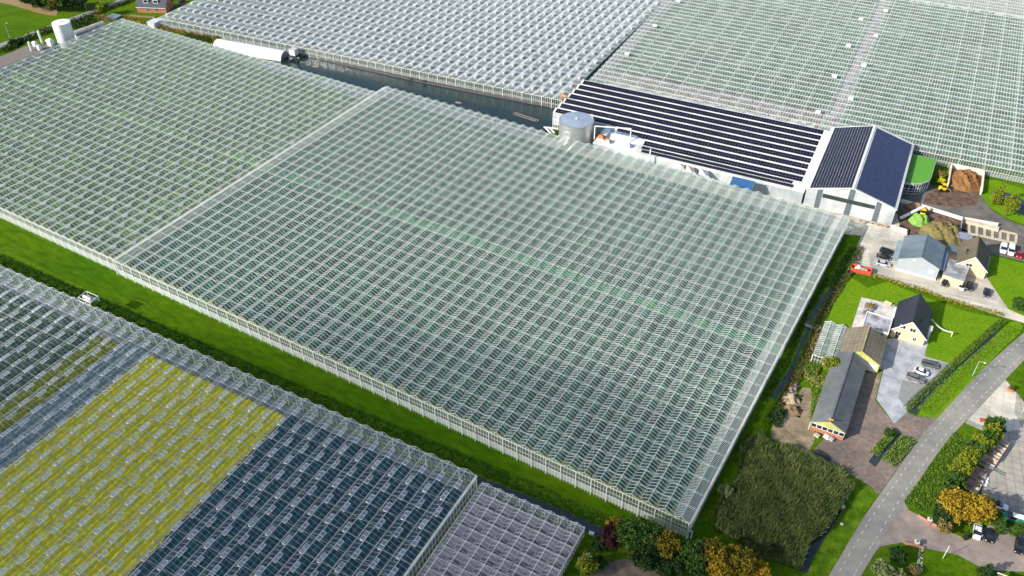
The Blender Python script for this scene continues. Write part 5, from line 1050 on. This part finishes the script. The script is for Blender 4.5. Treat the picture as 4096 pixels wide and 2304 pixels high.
# scooters / trolleys
for k, (x, y, lab, c_) in enumerate(((2165, 1330, 'red trolley with tall curved handle on the terrace', (.5, .08, .04)), (2235, 1335, 'dark green trolley next to the red one', (.04, .1, .07)))):
    p, = t32([(x, y)], .4); t = thing('trolley', lab, 'trolley', (p.x, p.y, .05), R(20)); m = MB(); m.box(-.8, .8, -.5, .5, .35, .6); m.build('bed', mat('trolley%d' % k, c_), t)
    m = MB(); m.bar((.7, 0, .6), (.9, .3, 1.9), .08); m.bar((.9, .3, 1.9), (.6, .5, 2.1), .08); m.build('handle', BLACK, t)
    for sx in (-.55, .55):
        for sy in (-.4, .4): m = MB(); m.cyl((sx, sy-.05, .17), (sx, sy+.05, .17), .17, n=10); m.build('wheel', BLACK, t)
# crates beside the tree row
CW = mat('crate_wood', (.42, .33, .27), .85, .25, 2); CWL = mat('crate_wood_pale', (.55, .46, .40), .85, .2, 2)
def crate(mm_):
    m = MB(); s = .95; h = .75; m.box(-s, s, -.6, -.54, 0, h); m.box(-s, s, .54, .6, 0, h); m.box(-s, -s+.06, -.537, .537, 0, h); m.box(s-.06, s, -.537, .537, 0, h); m.box(-s+.063, s-.063, -.537, .537, .02, .08); return m.build('crate', mm_)
c0 = crate(CW); c1 = crate(CWL); first = [True, True]; ordn = ['first', 'second', 'third', 'fourth', 'fifth', 'sixth', 'seventh', 'eighth']
a, b = t33([(1340, 65), (1255, 190)], 1); u_ = (b-a).normalized(); v_ = Vector((-u_.y, u_.x)); 
for col_ in range(2):
    for rr in range(8):
        for lvl in range(2 if rr < 6 else 1):
            k = (rr+col_+lvl) % 2; q = a+u_*(rr*1.3)-v_*(col_*2.0-.2)
            o = (c0, c1)[k]
            if first[k]: first[k] = False
            else: o = o.copy(); COL.objects.link(o)
            o.location = (q.x, q.y, .05+lvl*.78); o.rotation_euler = (0, 0, math.atan2(v_.y, v_.x)+random.uniform(-.03, .03))
            tag(o, 'wooden crate, %s column, %s from the terrace end, %s layer' % ('outer' if col_ == 0 else 'hedge side', ordn[rr], ('lower' if lvl == 0 else 'top')), 'crate', 'wooden crates by the tree row')
a, b = t33([(1218, 215), (1170, 320)], 1); u_ = (b-a).normalized(); v_ = Vector((-u_.y, u_.x))
for rr in range(6):
    for col_ in range(2):
        q = a+u_*(rr*1.35)-v_*(col_*1.6-.5); o = (c0, c1)[(rr+col_) % 2].copy(); COL.objects.link(o); o.scale = (.8, .9, 1.1); o.location = (q.x, q.y, .05); o.rotation_euler = (0, 0, math.atan2(v_.y, v_.x))
        tag(o, 'grey wooden crate in the lower stack, %s row from the top, %s side' % (ordn[rr], 'left' if col_ else 'right'), 'crate', 'wooden crates in the lower stack')
p, = t33([(1270, 215)], .5); m = MB()
for k in range(2): m.bar((-2.6, k*.8, .6), (2.6, k*.8, .6), .1); 
for k in range(9): m.bar((-2.6+k*.65, 0, .55), (-2.6+k*.65, .8, .55), .06)
o = tag(m.build('steel_rack', mat('rack_green', (.10, .2, .17), .5), loc=(p.x, p.y, .1)), 'green steel rack lying below the crates', 'rack'); o.rotation_euler = (0, 0, R(-18))
for k, (x, y, lab) in enumerate(((1243, 262, 'white board lying on the slab yard'), (1232, 300, 'heap of white and red scraps on the slab yard'))):
    p, = t33([(x, y)], .2); boxthing('scrap', lab, 'scrap', [(-.5, .5, -.4, .4, 0, .15)]+([(-.9, -.2, .3, 1.2, 0, .4), (.3, .9, .6, 1.6, 0, .3)] if k else []), loc=(p.x, p.y, .08), rz=.3)
# gate pillars and low walls
for k, (x, y, lab, wlab, w0, w1) in enumerate(((910, 520, 'brick gate pillar with lantern at the foot of the golden tree', 'low curved brick wall beside the upper gate pillar', (850, 478), (958, 540)), (837, 648, 'brick gate pillar with lantern beside the stone border', 'low curved brick wall beside the lower gate pillar', (770, 632), (885, 665)))):
    p, = t33([(x, y)]); t = thing('gate_pillar', lab, 'pillar', (p.x, p.y, 0), R(15)); PB = mat('pillar_brick', (.38, .2, .14), .85, .2, 3)
    m = MB(); m.box(-.4, .4, -.4, .4, 0, 1.5); m.build('shaft', PB, t); m = MB(); m.box(-.5, .5, -.5, .5, 1.503, 1.65); m.build('cap', mat('stone_cap', (.6, .6, .58)), t); m = MB(); m.cyl((0, 0, 1.65), (0, 0, 2.0), .15, n=10); m.build('lantern', BLACK, t)
    a, b = t33([w0, w1]); m = MB(); m.bar((a.x, a.y, .3), (b.x, b.y, .3), .35, .6); tag(m.build('low_wall', PB), wlab, 'wall')
# stones border
a, b = t33([(870, 660), (860, 800)]); m = MB(); rg = random.Random(3)
for k in range(60):
    q = a.lerp(b, rg.random())+Vector((rg.uniform(-.5, .5), rg.uniform(-.5, .5))); s = rg.uniform(.1, .24); m.add([(q.x-s, q.y, .05), (q.x, q.y-s, .05), (q.x+s, q.y, .05), (q.x, q.y+s, .05), (q.x, q.y, s+.05)], [(0, 1, 4), (1, 2, 4), (2, 3, 4), (3, 0, 4)])
tag(m.build('stone_border', mat('pale_stone', (.5, .48, .45), .8)), 'border of pale stones across the front garden', None, None, 'stuff')
# brick house bottom right corner roof
p, = t33([(1400, 810)], 3); hb = thing('house', 'roof corner with white gutter at the bottom right', 'house', (p.x+2.5, p.y-4.5, 0), R(3)); m = MB(); m.box(-5, 8, -5, 3, 0, 2.8); m.build('wall', REDB, hb); m = MB(); m.box(-5.3, 8, -5, 3.3, 2.803, 3.0); m.build('roof', mat('plum_tiles', (.15, .10, .11), .7, .1, 2), hb); m = MB(); m.bar((-5.4, 3.4, 3.0), (8, 3.4, 3.0), .2); m.build('gutter', WHITE, hb)
# odds and ends
for k, (c, r, x, y, s, lab, nm, mm_) in enumerate(((3, 3, 423, 420, .55, 'small white box beside the ditch in the reeds', 'utility_box', WHITE), (3, 3, 420, 520, .35, 'pale stone on the verge below the white box', 'stone', mat('pale_stone', (.5, .48, .45))),
                                       (2, 3, 452, 575, .6, 'white tray table at the corner of the ditch', 'tray', WHITE))):
    p, = g2(c, r, [(x, y)], .4); boxthing(nm, lab, nm.replace('_', ' '), [(-s, s, -s*.7, s*.7, 0, s*.7), (-s*.9, s*.9, -s*.6, s*.6, s*.7, s*.8)], mats=mm_, loc=(p.x, p.y, .1), rz=.2)
m = MB(); a, b = t23([(420, 665), (360, 770)], .3)
for k in range(3): m.bar((a.x+k*.25, a.y, .3), (b.x+k*.25, b.y, .3), .1)
tag(m.build('timber_poles', mat('yellow_wood', (.5, .38, .1), .8)), 'long yellow poles lying beside the mauve greenhouse', 'poles')
p, = t23([(408, 715)], .4); boxthing('white_sacks', 'white sheeting beside the yellow poles', 'sheeting', [(-.5, .5, -1.3, 1.3, 0, .5), (-.3, .9, .6, 1.6, 0, .7)], mats=WHITE, loc=(p.x, p.y, .02), rz=-.5)
sheet('garden_soil', t23([(500, 740), (640, 720), (760, 760), (900, 819), (1000, 900), (400, 900), (380, 850)]), mat('garden_soil', (.12, .09, .06), .9, 0, .5, col2=(.26, .22, .17)), ZS*2, sub=2, jitter=.5)
# frost pipe portals at the corners of the big greenhouse
for k, (pa, pb, lab) in enumerate(((s2(2, 3, 998, 602), s2(2, 3, 1017, 605), 'white pipe portal at the near corner of the largest greenhouse'), (s1(3, 1, 785, 890), s1(3, 1, 838, 915), 'white pipe portal at the far corner of the largest greenhouse'))):
    a = G(*pa); b = G(*pb); pipe('pipe_portal', lab, 'pipe', [(a.x, a.y, 0), (a.x, a.y, 2.6), (b.x, b.y, 2.6), (b.x, b.y, 0)], .17)
# cleaning machine on the flower greenhouse roof edge
p, = g1(0, 2, [(890, 110)], 6.3); t = thing('roof_washer', 'silver roof cleaning machine on the edge of the flower greenhouse', 'machine', (p.x, p.y, 5.5), a3)
m = MB(); m.box(-2, 2, -1.0, 1.2, .5, .7); m.cyl((-1.6, 0, 1.2), (1.4, 0, 1.2), .55, n=12); m.build('body', TANKM, t)
m = MB()
for sx in (-2.3, 2.3):
    for sy in (-1.4, 1.6): m.bar((sx, sy, -.4), (sx, sy, 1.6), .12)
    m.bar((sx, -1.4, 1.6), (sx, 1.6, 1.6), .12)
for sy in (-1.4, 1.6): m.bar((-2.3, sy, 1.6), (2.3, sy, 1.6), .12); m.bar((-2.3, sy, .2), (2.3, sy, .2), .12)
m.build('frame', WHITE, t)
# footbridge over the ditch
p, = t32([(440, 390)], .5); t = thing('footbridge', 'small plank footbridge over the ditch', 'bridge', (p.x, p.y, 0), R(-8)); m = MB(); m.box(-2.2, 2.2, -.6, .6, .35, .47); m.build('deck', mat('grey_planks', (.2, .19, .17), .8, .2), t)
for s in (-1, 1): m = MB(); m.bar((-2.2, s*.6, 1.2), (2.2, s*.6, 1.2), .08); m.bar((-2, s*.6, .4), (-2, s*.6, 1.2), .08); m.bar((2, s*.6, .4), (2, s*.6, 1.2), .08); m.build('railing', mat('green_rail', (.05, .15, .08)), t)
# tarp and rubble heap by weeds
heap('rubble_heap', 'pale rubble heap at the edge of the bare ground', 'heap', tuple(t32([(230, 1130)])[0]), 2.6, 2.0, 1.2, mat('rubble', (.5, .42, .3), .9, 0, 1.5, col2=(.2, .15, .1), bump=.2, bscale=4), n=18, seed=12, rough=.5)
heap('tarp', 'crumpled black and pink tarpaulin on the weeds', 'tarpaulin', tuple(t32([(255, 1020)])[0]), 1.2, 2.2, .9, mat('tarp', (.02, .02, .025), .5, 0, .9, col2=(.45, .32, .3), amt=.3), n=16, seed=13, rough=.6)
heap('dirt_heap', 'brown heap of dry stalks on the bare ground', 'heap', tuple(t32([(240, 1230)])[0]), 2.6, 1.6, .9, mat('stalks', (.16, .11, .06), .9, .3, 1.5), n=18, seed=14, rough=.5)
for k, (x, y) in enumerate(((278, 20), (332, 28), (358, 40))):
    p, = t33([(x, y)], .3); boxthing('pallet_stack', ['stack of pallets left of the long barn front', 'white wrapped bale in front of the long barn', 'small grey box by the long barn corner'][k], 'stack', [(-.7, .7, -.5, .5, 0, .3), (-.65, .65, -.45, .45, .3, .6)], mats=[CW, WHITE, STEEL][k], loc=(p.x, p.y, .1), rz=-.3)
# trolleys in front of the solar barn
for k, x in enumerate((960, 1085, 1180, 1270)):
    p, = t31([(x, 775+(x-960)*.2)], .4); t = thing('trolley', ['flat steel trolley nearest the greenhouse corner', 'steel trolley before the barn door', 'steel trolley right of the barn door', 'steel trolley at the right corner of the solar barn'][k], 'trolley', (p.x, p.y, .1), R(-6)); m = MB(); m.box(-1.2, 1.2, -.4, .4, .4, .55); m.build('bed', mat('rusty_grey', (.4, .28, .22)), t)
    for sx in (-.9, .9): m = MB(); m.cyl((sx, -.4, .2), (sx, .4, .2), .2, n=10); m.build('wheel', BLACK, t)
# ---- top left buildings
def poly_block(name, label, cat, pts, z, wall, roof):
    c = pts[0]; t = thing(name, label, cat, (c.x, c.y, 0)); P = [(p.x-c.x, p.y-c.y) for p in pts]
    ar = sum(P[i][0]*P[(i+1) % len(P)][1]-P[(i+1) % len(P)][0]*P[i][1] for i in range(len(P)))
    if ar < 0: P = P[::-1]
    prism(P, 0, z).build('wall', wall, t); prism([(x*1.01, y*1.01) for x, y in P], z+.003, z+.25).build('roof', roof, t); return t
poly_block('boiler_house', 'flat dark gravel roof beside the left greenhouse', 'building', t00([(-400, 760), (0, 575), (295, 452), (590, 440), (600, 447), (410, 522), (0, 688), (-400, 860)], 4.6), 4.5, GREYM, mat('gravel_roof', (.17, .15, .13), .95, .2, 1.5))
for k, (x, y, s, lab) in enumerate(((345, 430, 1.1, 'white vent hood on the gravel roof, leftmost of three'), (385, 465, 1.2, 'white vent hood on the gravel roof, middle of three'), (500, 410, 1.6, 'large white vent hood on the gravel roof beside the tank'))):
    hood(*s1(0, 0, x, y), 4.7, s, lab, WHITE, rz=R(5), stem=1.6+.6*(k == 2), grp='vent hoods on the gravel roof')
for k, (x, y, h, lab) in enumerate(((318, 512, 4.2, 'short white chimney on the gravel roof'), (430, 450, 6.5, 'tall white chimney on the gravel roof'))):
    p = G(*s1(0, 0, x, y), 4.7); pipe('chimney', lab, 'chimney', [(p.x, p.y, 4.7), (p.x, p.y, 4.7+h)], .45)
a, b = t00([(735, 350), (1040, 240)], 2); t = thing('tunnel_silo', 'long grey rounded tunnel behind the left greenhouse', 'tunnel', (a.x, a.y, 0), math.atan2(b.y-a.y, b.x-a.x)); Lt = (b-a).length
m = MB(); V = []
for k in range(11): an_ = math.pi*k/10; V += [(0, -3*math.cos(an_), 3.4*math.sin(an_)), (Lt, -3*math.cos(an_), 3.4*math.sin(an_))]
m.add(V, [(2*k, 2*k+1, 2*k+3, 2*k+2) for k in range(10)]); m.build('cover', mat('weathered_film', (.5, .5, .47), .7, 0, .4, col2=(.22, .21, .19)), t, smooth=True)
m = MB(); m.add([V[2*k] for k in range(11)], [tuple(range(11))]); m.build('end_wall', WHITE, t)
# brick house with dormers
q = t00([(1390, 125), (1680, 135)]); c = (q[0]+q[1])/2; ang = math.atan2(q[1].y-q[0].y, q[1].x-q[0].x); Lh = (q[1]-q[0]).length
bh = thing('brick_house', 'red brick house with dark roof and two white dormers at the top left', 'house', (q[0].x, q[0].y, 0), ang)
m = MB(); m.add([(0, 0, 0), (Lh, 0, 0), (Lh, 9, 0), (0, 9, 0), (0, 0, 3.2), (Lh, 0, 3.2), (Lh, 9, 3.2), (0, 9, 3.2), (0, 4.5, 8), (Lh, 4.5, 8)], [(0, 1, 5, 4), (2, 3, 7, 6), (1, 2, 6, 9, 5), (3, 0, 4, 8, 7)]); m.build('wall', REDB, bh)
m = MB()
for s in (0, 1):
    y0_, y1_ = (-.5, 4.5) if s == 0 else (9.5, 4.5); lo = [(-.4, y0_, 2.7), (Lh+.4, y0_, 2.7), (Lh+.4, y1_, 8.05), (-.4, y1_, 8.05)]
    if s: lo = [lo[1], lo[0], lo[3], lo[2]]
    m.hexa(lo, [(x, y, z+.2) for x, y, z in lo])
m.build('roof', mat('slate_blue', (.05, .055, .07), .6, .1, 2), bh)
for x in (Lh*.32, Lh*.66):
    dm = MB(); dm.box(x-1.2, x+1.2, 1.0, 3.6, 4.3, 6.4); d_ = dm.build('dormer', WHITE, bh); dd = MB(); dd.box(x-.95, x+.95, .94, .997, 4.8, 6.1); dd.build('pane', DGLASS, d_)
for x in (Lh*.38, Lh*.66): window(bh, x, 0, .6, 1.8, 2.0, panes=3)
m = MB(); m.box(-.2, Lh+.2, -.62, -.5, 2.6, 2.85); m.build('gutter', WHITE, bh)
for k in range(2): window(bh, Lh, 2.2+k*4, 1, 1.2, 1.8, '+x')
window(bh, Lh, 4.5, 4.4, 1.2, 1.4, '+x')
p, = t00([(1150, 170)], 1); t = thing('garden_shed', 'small grey glass topped shed in the dark garden yard', 'shed', (p.x, p.y, 0), R(5)); m = MB(); m.box(-3, 3, -2, 2, 0, 1.2); m.build('wall', GREYM, t); m = MB(); m.hexa([(-3.1, -2.1, 1.203), (3.1, -2.1, 1.203), (3.1, 2.1, 1.203), (-3.1, 2.1, 1.203)], [(-3.1, -2.1, 1.3), (3.1, -2.1, 1.3), (3.1, 2.1, 1.8), (-3.1, 2.1, 1.8)]); m.build('roof', mat('pale_glass', (.12, .18, .18), .3, .2), t)
p, = t00([(1560, 250)], 1); boxthing('utility_shed', 'small grey utility shed at the corner of the white greenhouse', 'shed', [(-2.2, 2.2, -2.6, 2.6, 0, 2.8), (-2.4, 2.4, -2.8, 2.8, 2.803, 3)], mats=mat('grey_sheet', (.4, .4, .4)), loc=(p.x, p.y, 0), rz=R(6))
a, b = t00([(1310, 155), (1560, 175)], .3); m = MB(); m.bar((a.x, a.y, .25), (b.x, b.y, .25), .8, .5); tag(m.build('garden_border', mat('border_wood', (.25, .17, .11))), 'long wooden border bed on the garden lawn', 'border')
# ================================================================== CLOUD (its shade lies over the near end of the site)
hz = 520.0; sx, sy = TX*hz/math.tan(SUN_EL), TY*hz/math.tan(SUN_EL)
cm = D.materials.new('cloud_vapour'); cm.use_nodes = True; t_ = cm.node_tree; t_.nodes.clear(); N = t_.nodes.new; L_ = t_.links.new
o_ = N('ShaderNodeOutputMaterial'); tr_ = N('ShaderNodeBsdfTransparent'); df_ = N('ShaderNodeBsdfDiffuse'); df_.inputs[0].default_value = (.95, .95, .97, 1)
tc = N('ShaderNodeTexCoord'); ln = N('ShaderNodeVectorMath'); ln.operation = 'LENGTH'; hm = N('ShaderNodeVectorMath'); hm.operation = 'MULTIPLY'; hm.inputs[1].default_value = (1, 1, 0); L_(tc.outputs['Object'], hm.inputs[0]); L_(hm.outputs[0], ln.inputs[0])
ns = N('ShaderNodeTexNoise'); ns.inputs['Scale'].default_value = 4; ns.inputs['Detail'].default_value = 3; L_(tc.outputs['Object'], ns.inputs['Vector'])
ad = N('ShaderNodeMath'); ad.operation = 'MULTIPLY_ADD'; L_(ns.outputs[0], ad.inputs[0]); ad.inputs[1].default_value = .22; L_(ln.outputs['Value'], ad.inputs[2])
mr = N('ShaderNodeMapRange'); mr.interpolation_type = 'SMOOTHSTEP'; L_(ad.outputs[0], mr.inputs[0]); mr.inputs[1].default_value = 1.10; mr.inputs[2].default_value = .72; mr.inputs[3].default_value = 0; mr.inputs[4].default_value = .56
mx_ = N('ShaderNodeMixShader'); L_(mr.outputs[0], mx_.inputs[0]); L_(tr_.outputs[0], mx_.inputs[1]); L_(df_.outputs[0], mx_.inputs[2]); L_(mx_.outputs[0], o_.inputs[0])
V = []; F = []; nu, nv = 48, 20
for i in range(nv+1):
    for j in range(nu):
        th_, ph_ = math.pi*i/nv, 2*math.pi*j/nu; V.append((math.sin(th_)*math.cos(ph_), math.sin(th_)*math.sin(ph_), math.cos(th_)*(1+.25*math.sin(5*ph_)*math.sin(3*th_))))
for i in range(nv):
    for j in range(nu): F.append((i*nu+j, i*nu+(j+1) % nu, (i+1)*nu+(j+1) % nu, (i+1)*nu+j))
cl = fastmesh('cloud', V, F, cm, None, (-70-sx, 55-sy, hz), smooth=True); cl.scale = (175, 105, 22); cl.rotation_euler = (0, 0, R(2))
tag(cl, 'soft cloud high behind the viewer', None, None, 'structure')
